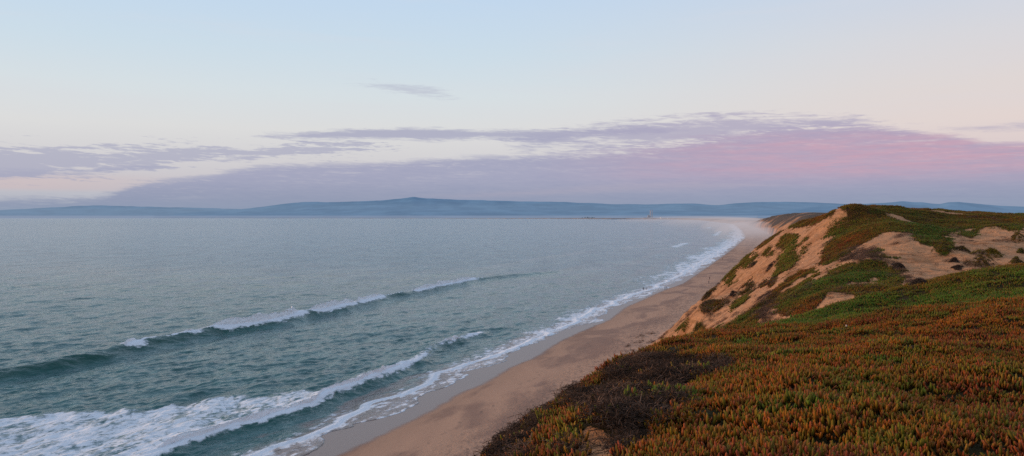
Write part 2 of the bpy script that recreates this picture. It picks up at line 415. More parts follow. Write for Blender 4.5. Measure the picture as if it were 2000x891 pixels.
s = g.mix(g.math('MULTIPLY', ra, g.sm(g.noise(pos, 2.2, 4, .7), .42, .58)), s, (.10, .06, .045))
soil = g.mix(hu, (.055, .026, .010), (.035, .026, .008))
farveg = g.mix(g.noise(pos, .02, 4), (.115, .072, .055), (.080, .064, .042))
soil = g.mix(fa, soil, farveg)
c = g.mix(va, s, soil)
b1 = g.bump(g.math('ADD', g.noise(pos, 1.2, 6, .65), g.math('MULTIPLY', fine, .2)), .8, .4)
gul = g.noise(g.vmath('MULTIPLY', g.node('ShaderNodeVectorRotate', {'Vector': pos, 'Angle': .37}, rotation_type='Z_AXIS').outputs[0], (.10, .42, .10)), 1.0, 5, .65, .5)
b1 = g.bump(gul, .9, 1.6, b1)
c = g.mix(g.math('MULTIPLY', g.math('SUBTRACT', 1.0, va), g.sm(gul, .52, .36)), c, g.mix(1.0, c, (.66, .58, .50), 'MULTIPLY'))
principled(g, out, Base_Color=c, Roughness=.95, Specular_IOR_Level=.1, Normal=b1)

tag(submesh('beach', ~isdune, m_beach, {'n': TN}), kind='structure')
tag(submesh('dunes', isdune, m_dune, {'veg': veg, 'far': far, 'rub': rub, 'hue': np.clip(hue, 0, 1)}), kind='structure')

# ------------------------------------------------------------------ the sea
def crest_line(pts, z):
    q = [ground(x, y, z) for x, y in pts]
    Y = np.array([p[1] for p in q]); X = np.array([p[0] for p in q]); n = shore_n(X, Y)
    o = np.argsort(Y); return Y[o], n[o]
W1 = [(0,722),(100,705),(200,685),(270,668),(370,648),(410,641),(520,626),(590,609),(660,598),(690,590),(745,577),(800,568),(870,553),(925,542),(1000,534),(1080,527)]
W2 = [(905,656),(880,663),(850,671),(830,684),(785,710),(750,724),(700,743),(650,762),(600,786),(550,800),(480,820),(420,836),(350,854),(290,882),(240,905)]
w1Y, w1n = crest_line(W1, 1.5); w2Y, w2n = crest_line(W2, 1.1)
def crest1(Y): return np.where(Y < w1Y[0], w1n[0], np.interp(Y, w1Y, w1n))
def crest2(Y): return np.where(Y < w2Y[0], w2n[0] + (Y - w2Y[0]) * .08, np.interp(Y, w2Y, w2n))
A1 = lambda Y: np.interp(Y, [60, 150, 200, 260, 330, 480, 560, 640], [1.6, 1.8, 2.0, 2.0, 1.8, 1.2, .3, 0])
A2 = lambda Y: np.interp(Y, [60, 110, 140, 180, 215, 245, 275], [.9, 1.0, 1.2, 1.25, 1.1, .9, .2])

def swash_edge(Y):
    e = -7.5 + 3.0 * vnoise(Y / 15, 0 * Y, seed=71) + 1.8 * vnoise(Y / 6, 0 * Y + 3, seed=72) + .7 * vnoise(Y / 2.4, 0 * Y + 5, seed=73)
    return e + np.interp(Y, [100, 150, 195, 215, 260, 400, 800, 3000], [-1, -.5, 0, 1.5, 2, 3.0, 4.5, 5])
def bore_line(Y):
    e = -14.5 + 2.2 * vnoise(Y / 17, 0 * Y, seed=171) + 1.2 * vnoise(Y / 6, 0 * Y + 3, seed=172)
    return e + np.interp(Y, [100, 150, 192, 212, 260, 400, 800], [0, 1, 0, 4.5, 4.5, 4, 4])

_rw = np.random.default_rng(5); WV = []
for i in range(54):
    L = 1.1 * (15 / 1.1) ** _rw.random(); th = _rw.normal(0, .55)
    WV.append((2 * math.pi / L * math.cos(th), 2 * math.pi / L * math.sin(th), .0085 * L ** .72, _rw.random() * 6.28, L))

saz = np.concatenate([np.radians(np.arange(-80, -35, 1.0)), np.arange(math.radians(-35), math.radians(34), .00115), np.radians(np.arange(34, 50, 1.0))])
sd = np.concatenate([np.arange(40, 100, 2.0), 28944.0 / np.arange(28944.0 / 100, 2.0, -.38), np.geomspace(14500, 60000, 14)])
SAZ, SD = np.meshgrid(saz, sd)
WX = SD * np.tan(np.clip(SAZ, R(-80), R(50))); WY = SD.copy()
sn = shore_n(WX, WY); ss = WY * 1.06 - sn * 0
bh = beach_h(sn)
dcell = np.maximum(SD * .00115, SD ** 2 * .38 / 28944)
near_w = sn > -900
wz = np.zeros_like(WX)
dep_fade = sstep(-4, -30, sn)
for kx, ky, a, ph, L in WV:
    res = sstep(1.6, 4.0, L / dcell)
    wz += a * res * np.sin(kx * sn + ky * ss + ph + .8 * np.sin(ss / (L * 6) + ph)) * dep_fade
d1 = sn - crest1(WY) - .5 * vnoise(ss / 6, 0 * ss, seed=81); d2 = sn - crest2(WY) - .5 * vnoise(ss / 5, 0 * ss, seed=82)
def wave_shape(d, front, back): return np.where(d > 0, np.exp(-(d / front) ** 2), np.exp(-(np.abs(d) / back) ** 1.4))
a1 = A1(WY) * (1 + .12 * vnoise(ss / 14, 0 * ss, seed=83)); a2 = A2(WY) * (1 + .15 * vnoise(ss / 9, 0 * ss, seed=84))
wz += a1 * wave_shape(d1, 3.4, 6.5) - .30 * a1 * np.exp(-((d1 - 8) / 5) ** 2)
wz += a2 * wave_shape(d2, 2.6, 4.5) - .25 * a2 * np.exp(-((d2 - 6) / 4) ** 2)
for nc0, amp, y0, y1, wd in ((-47, .55, 225, 420, 3.5), (-62, .3, 180, 330, 5), (-150, .45, 480, 900, 6), (-215, .4, 200, 500, 8), (-38, .5, 420, 800, 4), (-70, .6, 600, 1400, 6), (-120, .7, 900, 2000, 8)):
    c0 = nc0 + 6 * vnoise(WY / 60, 0 * WY, seed=int(-nc0)); d = sn - c0
    wz += amp * sstep(y0, y0 + 60, WY) * (1 - sstep(y1 - 80, y1, WY)) * wave_shape(d, wd, wd * 1.6)
edge = swash_edge(WY)
film = bh + .03 + .04 * np.exp(-((sn - edge + .9) / .8) ** 2) + .30 * np.exp(-((sn - bore_line(WY) + .7) / 1.0) ** 2)
lim = np.where(sn < edge, film, bh - .25 - .05 * (sn - edge))
wz = np.where(sn < edge, np.maximum(wz, film), lim)

# foam
ea = sn - edge
F_ = np.zeros_like(WX)
lace = .5 + .5 * vnoise(sn / 3.0, ss / 7.0, seed=91)
bl = sn - bore_line(WY)
wid = np.interp(WY, [100, 190, 210, 300], [1.5, 1.8, 3.0, 4])
F_ = np.maximum(F_, (.78 + .3 * lace) * np.where(bl > 0, np.exp(-(bl / .8) ** 2), np.exp(-(bl / wid) ** 2)))
F_ = np.maximum(F_, (.34 + .36 * lace) * sstep(wid * 4 + 1, 0, -bl) * (bl < 0) * np.interp(WY, [100, 190, 215], [.75, .8, 1.05]))
F_ = np.maximum(F_, np.clip(.26 + .40 * fbm(sn / 3.2, ss / 6, seed=97, oct=3) + .12 * sstep(150, 240, WY), 0, 1) * (bl > 0) * (ea < .2))
F_ = np.maximum(F_, .62 * np.exp(-((ea + .35) / .5) ** 2) * (ea < .3) * sstep(-.5, .4, vnoise(ss / 7, 0 * ss, seed=98)))
F_ = np.maximum(F_, (.85 * lace + .25) * sstep(-44, -14, sn - 8 * vnoise(sn / 40, ss / 70, seed=95)) * sstep(300, 600, WY))
shelf = sstep(-.9, .2, d2) * 0
yb = np.interp(WX, [-140, -92, -68, -60, -50, -38], [140, 145, 151, 160, 163, 166])
fld = (1 - sstep(-3, 3, WY - yb - 2 * vnoise(WX / 3, WY / 3, seed=92))) * sstep(0.6, -.6, d2) * sstep(-75, -45, d2)
F_ = np.maximum(F_, fld * (.30 + .46 * (.5 + .5 * fbm(sn / 6, ss / 11, seed=93))))
cr2 = np.exp(-((d2 - .3) / 1.5) ** 2) * np.interp(WY, [60, 120, 190, 212, 232, 246, 250], [.9, 1, 1, .36, .42, .8, 0])
F_ = np.maximum(F_, cr2)
F_ = np.maximum(F_, .55 * sstep(-7, -1, d2) * sstep(.5, -.5, d2) * (1 - sstep(170, 205, WY)))
SEG1 = [(405, 592), (598, 692), (692, 748), (803, 930), (238, 272), (358, 378)]
def seg_Y(x0, x1, line, z):
    xs = [p[0] for p in line]; ys = [p[1] for p in line]; o = np.argsort(xs)
    f = lambda x: ground(x, float(np.interp(x, np.array(xs)[o], np.array(ys)[o])), z)[1]
    return f(x0), f(x1)
s1 = [seg_Y(a, b, W1, 1.5) for a, b in SEG1]
on1 = np.zeros_like(WY)
for a, b in s1: on1 = np.maximum(on1, sstep(a - 2, a + 4, WY) * (1 - sstep(b - 3, b + 3, WY)))
F_ = np.maximum(F_, on1 * np.exp(-((d1 - .6) / 2.0) ** 2))
F_ = np.maximum(F_, .75 * np.exp(-((d1 - 0.0) / .45) ** 2) * sstep(208, 225, WY) * (1 - sstep(470, 480, WY)))
F_ = np.maximum(F_, .30 * on1 * sstep(-9, -1, d1) * (d1 < 0))
for nc0, y0, y1 in ((-95, 2500, 3000), (-55, 1500, 2100), (-70, 900, 1150), (-60, 700, 800)):
    F_ = np.maximum(F_, .9 * np.exp(-((sn - nc0) / 7) ** 2) * sstep(y0, y0 + 80, WY) * (1 - sstep(y1 - 80, y1, WY)) * (.5 + .5 * lace))
shal = 1 - sstep(.0, .50, wz - bh)
face = np.exp(-((d1 - 2.2) / 2.2) ** 2) * sstep(.6, 1.6, a1) + .6 * np.exp(-((d2 - 2.0) / 1.8) ** 2) * sstep(.5, 1.0, a2)

nr2, nc2 = WX.shape
idx = np.arange(nr2 * nc2).reshape(nr2, nc2)
q = np.stack([idx[:-1, :-1], idx[:-1, 1:], idx[1:, 1:], idx[1:, :-1]], -1).reshape(-1, 4)
kp = (ea.ravel()[q] < 3.0).any(1)
q = q[kp][:, ::-1]
used = np.unique(q); remap = np.full(nr2 * nc2, -1); remap[used] = np.arange(len(used))
m_sea, g, out = material('sea_water')
pos = g.node('ShaderNodeNewGeometry').outputs['Position']
rot = g.node('ShaderNodeVectorRotate', {'Vector': pos, 'Angle': .33}, rotation_type='Z_AXIS').outputs[0]
dist = g.vmath('LENGTH', pos, out=1)
fo = g.attr('foam').outputs['Fac']; sh_ = g.attr('shallow').outputs['Fac']; fc = g.attr('face').outputs['Fac']
r1 = g.noise(g.vmath('MULTIPLY', rot, (1.0, .55, 1)), .85, 4, .6, .6)
r2 = g.noise(g.vmath('MULTIPLY', rot, (1.0, .38, 1)), .17, 4, .6, .5)
r3 = g.noise(g.vmath('MULTIPLY', rot, (1.0, .35, 1)), .035, 4, .65, .3)
r4 = g.noise(g.vmath('MULTIPLY', rot, (1.0, .3, 1)), .006, 5, .7, .3)
r35 = g.noise(g.vmath('MULTIPLY', pos, (1.0, .42, 1)), .018, 5, .7, .3)
r15 = g.noise(g.vmath('MULTIPLY', rot, (1.0, .5, 1)), .36, 4, .6, .5)
nb = g.bump(r1, .8, .26)
nb = g.bump(r15, .8, .62, nb)
nb = g.bump(r2, .7, .95, nb)
nb = g.bump(r3, g.lin(dist, 200, 700, .05, .9), 3.6, nb)
nb = g.bump(r35, g.lin(dist, 350, 1400, .0, .9), 7.0, nb)
nb = g.bump(r4, g.lin(dist, 1000, 4000, .0, .9), 24.0, nb)
wat = g.mix(g.lin(r3, .3, .7), (.016, .104, .098), (.030, .136, .126))
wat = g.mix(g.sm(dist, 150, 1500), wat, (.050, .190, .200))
r33 = g.noise(g.vmath('MULTIPLY', pos, (1.0, .42, 1)), .055, 4, .65, .3)
rp1 = g.mix(g.sm(dist, 220, 600), r15, r33)
rp2 = g.mix(g.sm(dist, 700, 2200), rp1, r35)
rip = g.math('MULTIPLY', g.lin(g.math('MULTIPLY', g.math('ADD', rp2, g.mix(g.sm(dist, 200, 900), r2, r33)), .5), .38, .60, .0, 1.0), 1.0, clamp=True)
wat = g.mix(g.lin(rip, 0, 1, .5, 0), wat, (.012, .045, .050))  # dark ripple tones painted in for wave slopes that reflect less sky
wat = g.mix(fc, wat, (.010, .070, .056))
wat = g.mix(g.sm(sh_, .25, 1.0), wat, (.19, .135, .11))
w1 = g.noise(g.vmath('MULTIPLY', rot, (1.0, .6, 1)), .9, 6, .68, 1.2)
w2 = g.noise(g.vmath('MULTIPLY', rot, (1.0, .45, 1)), .42, 4, .6, 1.0)
vor = g.node('ShaderNodeTexVoronoi', {'Vector': g.vmath('ADD', g.vmath('MULTIPLY', rot, (.7, .4, 1)), g.vmath('MULTIPLY', g.node('ShaderNodeTexNoise', {'Vector': rot, 'Scale': .8}).outputs['Color'], (1.4, 1.4, 0))), 'Scale': .8}, feature='DISTANCE_TO_EDGE').outputs['Distance']
tex = g.math('ADD', g.math('MULTIPLY', w1, .55), g.math('MULTIPLY', w2, .45))
tex = g.math('ADD', tex, g.math('MULTIPLY', g.sm(vor, 0, .35), .16))
thr = g.lin(fo, 0, 1, .80, .22)
fm = g.math('MULTIPLY', g.sm(tex, g.math('SUBTRACT', thr, 0.0), g.math('SUBTRACT', thr, .13)), 1.0)
fm = g.sm(g.math('SUBTRACT', thr, tex), -.11, .14, 0.0, 1.0)
fm = g.math('SUBTRACT', 1.0, fm)
fm = g.math('MULTIPLY', fm, g.sm(fo, .03, .2))
colr = g.mix(fm, wat, (.77, .80, .84))
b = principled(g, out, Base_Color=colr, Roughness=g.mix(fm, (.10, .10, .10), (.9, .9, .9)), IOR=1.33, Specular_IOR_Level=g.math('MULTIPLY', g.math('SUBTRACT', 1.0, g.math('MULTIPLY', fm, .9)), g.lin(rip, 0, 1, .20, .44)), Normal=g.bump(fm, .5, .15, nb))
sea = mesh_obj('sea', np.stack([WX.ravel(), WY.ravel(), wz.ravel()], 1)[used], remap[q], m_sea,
               attrs={'foam': np.clip(F_, 0, 1).ravel()[used], 'shallow': shal.ravel()[used], 'face': np.clip(face, 0, 1).ravel()[used]})
tag(sea, kind='structure')

# lumpy white water riding the crests
m_foam, g, out = material('white_water')
pos = g.node('ShaderNodeNewGeometry').outputs['Position']
principled(g, out, Base_Color=g.mix(g.noise(pos, 1.6, 5, .7), (.86, .88, .90), (.97, .97, .98)), Roughness=.9, Specular_IOR_Level=.15, Normal=g.bump(g.noise(pos, 1.5, 4, .6), .35, .25))
def foam_roll(Y0, Y1, crest, amp, root, size, back, front, seed):
    ns = max(24, int((Y1 - Y0) * 1.06 / .20)); nt = 46
    Yv = np.linspace(Y0, Y1, ns)[:, None] * np.ones((1, nt)); t = np.linspace(0, 1, nt)[None, :] * np.ones((ns, 1))
    u = (Yv - Y0) / (Y1 - Y0)
    env = (np.minimum(1, np.minimum(u * 7, (1 - u) * 5)) ** .6) * (1 + .30 * vnoise(Yv / 5, 0 * Yv, seed=seed)) + .02
    ph = math.pi * (1 - t)
    a = amp(Yv)
    n = crest(Yv) + .5 * vnoise(Yv * 1.06 / 6, 0 * Yv, seed=seed % 50 + 31)
    cx_ = np.where(np.cos(ph) > 0, front, back)
    dn = cx_ * np.cos(ph) * (.35 + .65 * env) + .8 * size * env
    z = -.10 + a * np.where(dn > 0, .42, .70) * np.where(dn > 0, np.clip(1 - dn / (front + .9), 0, 1), 1) + (a * .74 + .38) * size * env * np.sin(ph) ** .75
    lump = (.50 * vnoise(n / 1.5, Yv / 1.5, z / 1.3, seed=seed + 1) + .26 * vnoise(n / .75, Yv / .75, z / .8, seed=seed + 2)) * env * size * .8
    n = n + lump * .75 * np.cos(ph); z = z + lump * .55 * np.sin(ph)
    X = shore_x(n, Yv)
    V = np.stack([X, Yv, z], -1).reshape(-1, 3)
    i = np.arange(ns * nt).reshape(ns, nt)
    f = np.stack([i[:-1, :-1], i[:-1, 1:], i[1:, 1:], i[1:, :-1]], -1).reshape(-1, 4)
    return mesh_obj('foam_crest', V, f[:, ::-1].copy(), m_foam, root)
def wave_root(Y, crest, label):
    e = empty('breaking_wave', (0, 0, 0)); return tag(e, label, 'wave')
wr = wave_root(260, crest1, 'long dark green breaking wave farther out with broken stretches of white water')
for k, ((a, b), sz) in enumerate(zip(s1, (1.55, 1.45, 1.2, 1.6, .8, .5))): foam_roll(a, b, crest1, A1, wr, sz, 2.2, 4.2, 100 + 10 * k)
wr2 = wave_root(170, crest2, 'nearer breaking wave spilling white water in front of the broad foam field')
foam_roll(*sorted(seg_Y(785, 560, W2, 1.1)), crest2, A2, wr2, 1.25, 1.7, 2.7, 200)
foam_roll(*sorted(seg_Y(570, 300, W2, 1.1)), crest2, A2, wr2, .9, 1.6, 2.0, 215)
foam_roll(*sorted(seg_Y(906, 868, W2, 1.1)), crest2, A2, wr2, 1.15, .9, 1.5, 230)

# ------------------------------------------------------------------ far hills
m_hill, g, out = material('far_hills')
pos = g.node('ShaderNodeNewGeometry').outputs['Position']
principled(g, out, Base_Color=g.mix(g.sm(g.noise(pos, .0007, 6, .65), .35, .65), (.060, .18, .32), (.14, .30, .46)), Roughness=1.0, Specular_IOR_Level=0)  # blue of distance haze is partly painted into the base colour
def ridge(name, pts, D, depth, seed, base=-40, rough=.10):
    xs = np.linspace(pts[0][0], pts[-1][0], 900); ys = np.interp(xs, [p[0] for p in pts], [p[1] for p in pts])
    k = np.ones(5) / 5; ys = np.convolve(np.pad(ys, 2, 'edge'), k, 'valid')
    ht = H + (HY - ys) / F * D; X0 = (xs - CX) / F
    nt = 34; ht = ht * (1 + .035 * fbm(X0 * D / 1100, 0 * X0 + seed, seed=seed + 3, oct=4))
    V = []
    for j in range(nt):
        t = j / (nt - 1) * 1.5      # 0 foot .. 1 ridge .. 1.5 behind
        d = D + (t - 1) * depth
        x = X0 * d
        prof = np.where(t < 1, t ** .8, 1 - (t - 1) * .8)
        rel = fbm(x / 2600, np.full_like(x, d / 2600.0), seed=seed, oct=5)
        z = base + (ht - base) * prof * (1 + (rel * .75 * (1 - t) if t < 1 else 0)) + (ht - base) * rough * fbm(x / 900, np.full_like(x, d / 900.0), seed=seed + 7, oct=4) * min(t, 1)
        V.append(np.stack([x, np.full_like(x, d), z], 1))
    V = np.concatenate(V); i = np.arange(nt * 900).reshape(nt, 900)
    f = np.stack([i[:-1, :-1], i[:-1, 1:], i[1:, 1:], i[1:, :-1]], -1).reshape(-1, 4)
    return tag(mesh_obj(name, V, f, m_hill), kind='structure')
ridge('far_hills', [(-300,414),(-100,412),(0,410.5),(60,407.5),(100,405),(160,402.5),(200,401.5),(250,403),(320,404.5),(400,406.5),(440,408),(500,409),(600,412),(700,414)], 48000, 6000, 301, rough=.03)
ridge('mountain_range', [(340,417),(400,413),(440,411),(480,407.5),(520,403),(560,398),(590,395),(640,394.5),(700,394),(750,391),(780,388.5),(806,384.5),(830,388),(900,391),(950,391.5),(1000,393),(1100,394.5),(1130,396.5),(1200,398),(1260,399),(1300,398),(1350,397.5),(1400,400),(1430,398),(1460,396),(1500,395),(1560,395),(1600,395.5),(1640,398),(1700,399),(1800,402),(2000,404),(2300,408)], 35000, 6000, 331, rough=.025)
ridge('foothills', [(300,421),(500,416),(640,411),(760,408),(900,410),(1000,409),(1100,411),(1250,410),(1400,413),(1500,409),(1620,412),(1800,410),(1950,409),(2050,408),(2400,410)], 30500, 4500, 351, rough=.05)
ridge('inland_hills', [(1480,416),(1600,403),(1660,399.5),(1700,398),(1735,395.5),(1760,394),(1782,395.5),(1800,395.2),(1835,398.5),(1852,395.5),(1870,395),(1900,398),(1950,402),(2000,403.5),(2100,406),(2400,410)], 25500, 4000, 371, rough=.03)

# ------------------------------------------------------------------ haze: thin air over the bay, a low bank under the hills, spray over the surf
def haze_mat(name, sigma, col):
    m, g, out = material(name)
    ab = g.node('ShaderNodeVolumeAbsorption', {'Color': (0, 0, 0), 'Density': sigma})
    em = g.node('ShaderNodeEmission', {'Color': col, 'Strength': sigma})  # glow per metre stands in for daylight scattered by the haze
    ad = g.node('ShaderNodeAddShader'); g.l.new(ab.outputs[0], ad.inputs[0]); g.l.new(em.outputs[0], ad.inputs[1])
    g.l.new(ad.outputs[0], out.inputs['Volume']); return m
def box(name, x0, x1, y0, y1, z0, z1, m):
    v = [(x, y, z) for z in (z0, z1) for y in (y0, y1) for x in (x0, x1)]
    return mesh_obj(name, v, [[0,2,3,1],[4,5,7,6],[0,1,5,4],[2,6,7,3],[0,4,6,2],[1,3,7,5]], m, smooth=False)
tag(box('haze', -90000, 90000, -30000, 62000, -300, 480, haze_mat('thin_haze', 1.9e-5, (.24, .32, .43))), kind='structure')
tag(box('haze_bank', -60000, 60000, 14500, 30000, -30, 70, haze_mat('low_haze', 4.5e-5, (.33, .36, .48))), kind='structure')
def spray(Y, n, a, b, c, tau, col=(.50, .445, .475)):
    me_v = []; fs = []; nu, nv = 40, 20
    for j in range(nv + 1):
        for i in range(nu):
            th = math.pi * j / nv; ph = 2 * math.pi * i / nu
            me_v.append((b * math.sin(th) * math.cos(ph), a * math.sin(th) * math.sin(ph), c * math.cos(th)))
    for j in range(nv):
        for i in range(nu):
            fs.append([j * nu + i, (j + 1) * nu + i, (j + 1) * nu + (i + 1) % nu, j * nu + (i + 1) % nu])
    o = mesh_obj('surf_mist', me_v, np.array(fs), haze_mat('spray_haze', tau / a, col))
    o.location = (float(shore_x(n, Y)), Y, 2); o.rotation_euler = (0, 0, -math.atan(.3))
    return tag(o, kind='stuff')
spray(1250, 34, 560, 62, 17, .45); spray(1900, 26, 700, 90, 24, .65); spray(2900, 20, 1100, 140, 32, .6); spray(4800, 10, 2200, 300, 34, .45); spray(8500, 0, 3500, 700, 45, .4)

# ------------------------------------------------------------------ sky and sun
SUN_AZ, SUN_EL = -82.0, 9.0
w = bpy.data.worlds.new('World'); scene.world = w; w.use_nodes = True; w.node_tree.nodes.clear()
g = NG(w.node_tree); wout = g.n.new('ShaderNodeOutputWorld')
d = g.node('ShaderNodeTexCoord').outputs['Generated']
sep = g.node('ShaderNodeSeparateXYZ', {0: d})
el = g.math('ARCSINE', sep.outputs['Z']); azm = g.math('ARCTAN2', sep.outputs['X'], sep.outputs['Y'])
u = g.lin(azm, -.6, .6)
def ue(x, y):
    a = math.atan((x - CX) / F); return (a + .6) / 1.2, math.atan((HY - y) / F * math.cos(a))
elp = g.math('MAXIMUM', el, 0.0)
e3 = g.math('POWER', g.lin(elp, 0, 1.5708), .5)      # ramp position = sqrt(el/90deg)
rp = lambda e: math.sqrt(e / 1.5708)
left = g.ramp(e3, [(0, (.40, .43, .53)), (rp(.05), (.66, .62, .64)), (rp(.105), (.745, .74, .73)), (rp(.15), (.69, .755, .785)), (rp(.20), (.61, .73, .82)), (rp(.263), (.545, .69, .855)), (rp(.45), (.37, .50, .71)), (rp(.8), (.38, .50, .68)), (1, (.32, .42, .58))])
right = g.ramp(e3, [(0, (.40, .42, .53)), (rp(.05), (.72, .58, .60)), (rp(.105), (.80, .68, .64)), (rp(.15), (.76, .69, .67)), (rp(.20), (.70, .69, .72)), (rp(.263), (.60, .665, .78)), (rp(.45), (.37, .48, .68)), (rp(.8), (.38, .49, .67)), (1, (.32, .42, .58))])
base = g.mix(g.sm(u, .42, 1.0), left, right)
# the sunset side, left of and behind the frame
westd = g.math('ABSOLUTE', g.math('ADD', azm, R(95)))
west = g.math('MULTIPLY', g.sm(westd, .3, 1.05, 1, 0), g.sm(el, .9, .05))
base = g.mix(west, base, g.mix(1.0, base, (1.75, 1.25, .85), 'MULTIPLY'))
cvec = g.node('ShaderNodeCombineXYZ', {0: g.math('ADD', g.math('MULTIPLY', azm, 13.0), g.math('MULTIPLY', el, 20.0)), 1: g.math('MULTIPLY', el, 150.0), 2: 0.0}).outputs[0]
cvec2 = g.node('ShaderNodeCombineXYZ', {0: g.math('ADD', g.math('MULTIPLY', azm, 60.0), g.math('MULTIPLY', el, 130.0)), 1: g.math('MULTIPLY', el, 420.0), 2: 0.0}).outputs[0]
n1 = g.math('SUBTRACT', g.noise(cvec, 1.0, 5, .55, .4), .5)
n2 = g.math('SUBTRACT', g.noise(cvec2, 1.0, 4, .6, .5), .5)
nn_ = g.math('ADD', n1, g.math('MULTIPLY', n2, .8))
def px_curve(pts): return g.curve(u, [ue(x, y) for x, y in pts])
def th_curve(pts): return g.curve(u, [(ue(x, 300)[0], t / F) for x, t in pts])
bank_top = px_curve([(-60,386),(100,384),(205,378),(222,370),(260,357),(330,347),(420,336),(500,322),(700,318),(860,309),(980,303),(1080,298),(1180,291),(1300,276),(1400,262),(1500,250),(1600,243),(1680,241),(1780,251),(1860,262),(1920,273),(2000,277),(2100,280)])
edge_w = g.curve(u, [(ue(x, 300)[0], t) for x, t in [(-60,.018),(300,.022),(700,.014),(900,.014),(1100,.026),(1300,.034),(1500,.026),(1800,.018),(2000,.014)]])
bk = g.math('ADD', g.math('SUBTRACT', bank_top, el), g.math('MULTIPLY', nn_, edge_w))
bank = g.sm(bk, -.0025, g.math('ADD', .0020, g.math('MULTIPLY', edge_w, .30)))
def band(cpts, tpts, amp, soft, dens):
    c_ = px_curve(cpts); t_ = th_curve(tpts)
    v = g.math('ADD', g.math('SUBTRACT', t_, g.math('ABSOLUTE', g.math('SUBTRACT', el, c_))), g.math('MULTIPLY', nn_, amp))
    return g.math('MULTIPLY', g.sm(v, -soft, soft), dens)
b2 = band([(-60,270),(480,267),(600,265),(750,262),(900,263),(1000,264),(1100,262),(1250,256),(2100,250)], [(-60,-30),(470,-8),(500,-1),(600,5),(720,9),(800,10),(900,9),(1050,8),(1150,7),(1300,2),(1500,-30),(2100,-60)], .012, .0035, .85)
b3 = band([(-60,316),(0,318),(200,312),(350,304),(500,298),(650,292),(750,286),(900,282),(2100,280)], [(-60,22),(0,22),(200,19),(350,14),(500,8),(650,6),(740,1),(800,-12),(1000,-60),(2100,-90)], .050, .005, .72)
b4 = band([(-60,150),(600,158),(700,163),(780,172),(860,184),(900,190),(2100,190)], [(-60,-60),(640,-14),(700,-3),(760,4),(830,7),(870,4),(900,-6),(1000,-40),(2100,-90)], .022, .006, .42)
b5 = band([(-60,250),(1500,250),(1850,252),(1950,248),(2100,246)], [(-60,-60),(1700,-30),(1830,-2),(1960,3),(2100,5)], .012, .004, .6)
b6 = band([(-60,345),(0,343),(250,330),(500,310),(2100,300)], [(-60,6),(100,5),(260,1),(400,-10),(2100,-90)], .014, .004, .7)
b8 = band([(-60,280),(950,278),(1050,274),(1200,264),(1300,258),(1400,251),(1500,246),(1600,242),(1700,242),(2100,250)], [(-60,-90),(950,-14),(1030,5),(1120,11),(1250,20),(1400,20),(1500,15),(1600,8),(1700,-3),(2100,-60)], .040, .009, .8)
b7 = band([(-60,298),(900,300),(1050,289),(1150,283),(2100,280)], [(-60,-60),(960,-12),(1040,2),(1120,3),(1200,-6),(2100,-90)], .016, .005, .6)
cirr = g.math('MULTIPLY', g.sm(g.noise(g.node('ShaderNodeCombineXYZ', {0: g.math('MULTIPLY', azm, 3.0), 1: g.math('MULTIPLY', el, 26.0), 2: 2.0}).outputs[0], 1.0, 5, .6, .8), .45, .8), .22)
cl_top = g.mix(g.sm(u, .45, .75), (.40, .40, .535), (.42, .38, .52))
pinkn = g.noise(g.node('ShaderNodeCombineXYZ', {0: g.math('MULTIPLY', azm, 16.0), 1: g.math('MULTIPLY', el, 170.0), 2: 5.0}).outputs[0], 1.0, 5, .65, .6)
pk = g.math('MULTIPLY', g.sm(u, .50, .86), g.math('MULTIPLY', g.sm(el, .030, .062), g.sm(el, .112, .080)))
pk = g.math('MULTIPLY', pk, g.lin(pinkn, .35, .66, .35, 1.0))
pk2 = g.math('MULTIPLY', g.math('MULTIPLY', g.sm(u, .42, .55), g.sm(u, .80, .62)), g.math('MULTIPLY', g.sm(el, .085, .097), g.sm(el, .120, .106)))
cloud = g.mix(g.math('MAXIMUM', pk, g.math('MULTIPLY', pk2, g.lin(pinkn, .4, .62, .05, .5))), cl_top, (.60, .37, .465))
cloud = g.mix(g.sm(el, .055, .015), cloud, (.315, .335, .465))
glow = g.math('MULTIPLY', g.sm(u, .26, .02), g.math('MULTIPLY', g.sm(el, .026, .032), g.sm(el, .052, .040)))
base = g.mix(g.math('MULTIPLY', glow, .6), base, (.72, .54, .52))
sky = g.mix(cirr, base, (.72, .70, .74))
for bnd in (b4, b8, b2, b3, b6, b7, b5): sky = g.mix(bnd, sky, cl_top)
texn = g.math('ADD', g.math('MULTIPLY', n2, .8), g.math('MULTIPLY', n1, .8))
thin = g.math('MULTIPLY', g.sm(texn, .02, .32), g.math('MULTIPLY', g.sm(bk, .045, .0), .55))
sky = g.mix(g.math('MULTIPLY', bank, g.math('SUBTRACT', 1.0, thin)), sky, g.mix(g.lin(texn, -.3, .3), g.mix(1.0, cloud, (.93, .94, .97), 'MULTIPLY'), g.mix(1.0, cloud, (1.08, 1.06, 1.03), 'MULTIPLY')))
lowlight = band([(-60,383),(600,383),(850,384),(1000,379),(1200,368),(1450,362),(2100,360)], [(-60,-40),(700,-14),(900,1),(1100,5),(1300,6),(1500,-2),(1700,-20),(2100,-60)], .006, .005, .35)
sky = g.mix(lowlight, sky, (.50, .42, .50))
nish = g.node('ShaderNodeTexSky', sky_type='NISHITA', sun_disc=False, sun_elevation=R(SUN_EL), sun_rotation=R(SUN_AZ), altitude=30.0, dust_density=2.0)
bg1 = g.node('ShaderNodeBackground', {'Color': nish, 'Strength': 0.05})
bg2 = g.node('ShaderNodeBackground', {'Color': sky, 'Strength': 1.05})
bmx = g.node('ShaderNodeMixShader', {0: .95}); g.l.new(bg1.outputs[0], bmx.inputs[1]); g.l.new(bg2.outputs[0], bmx.inputs[2])
g.l.new(bmx.outputs[0], wout.inputs['Surface'])
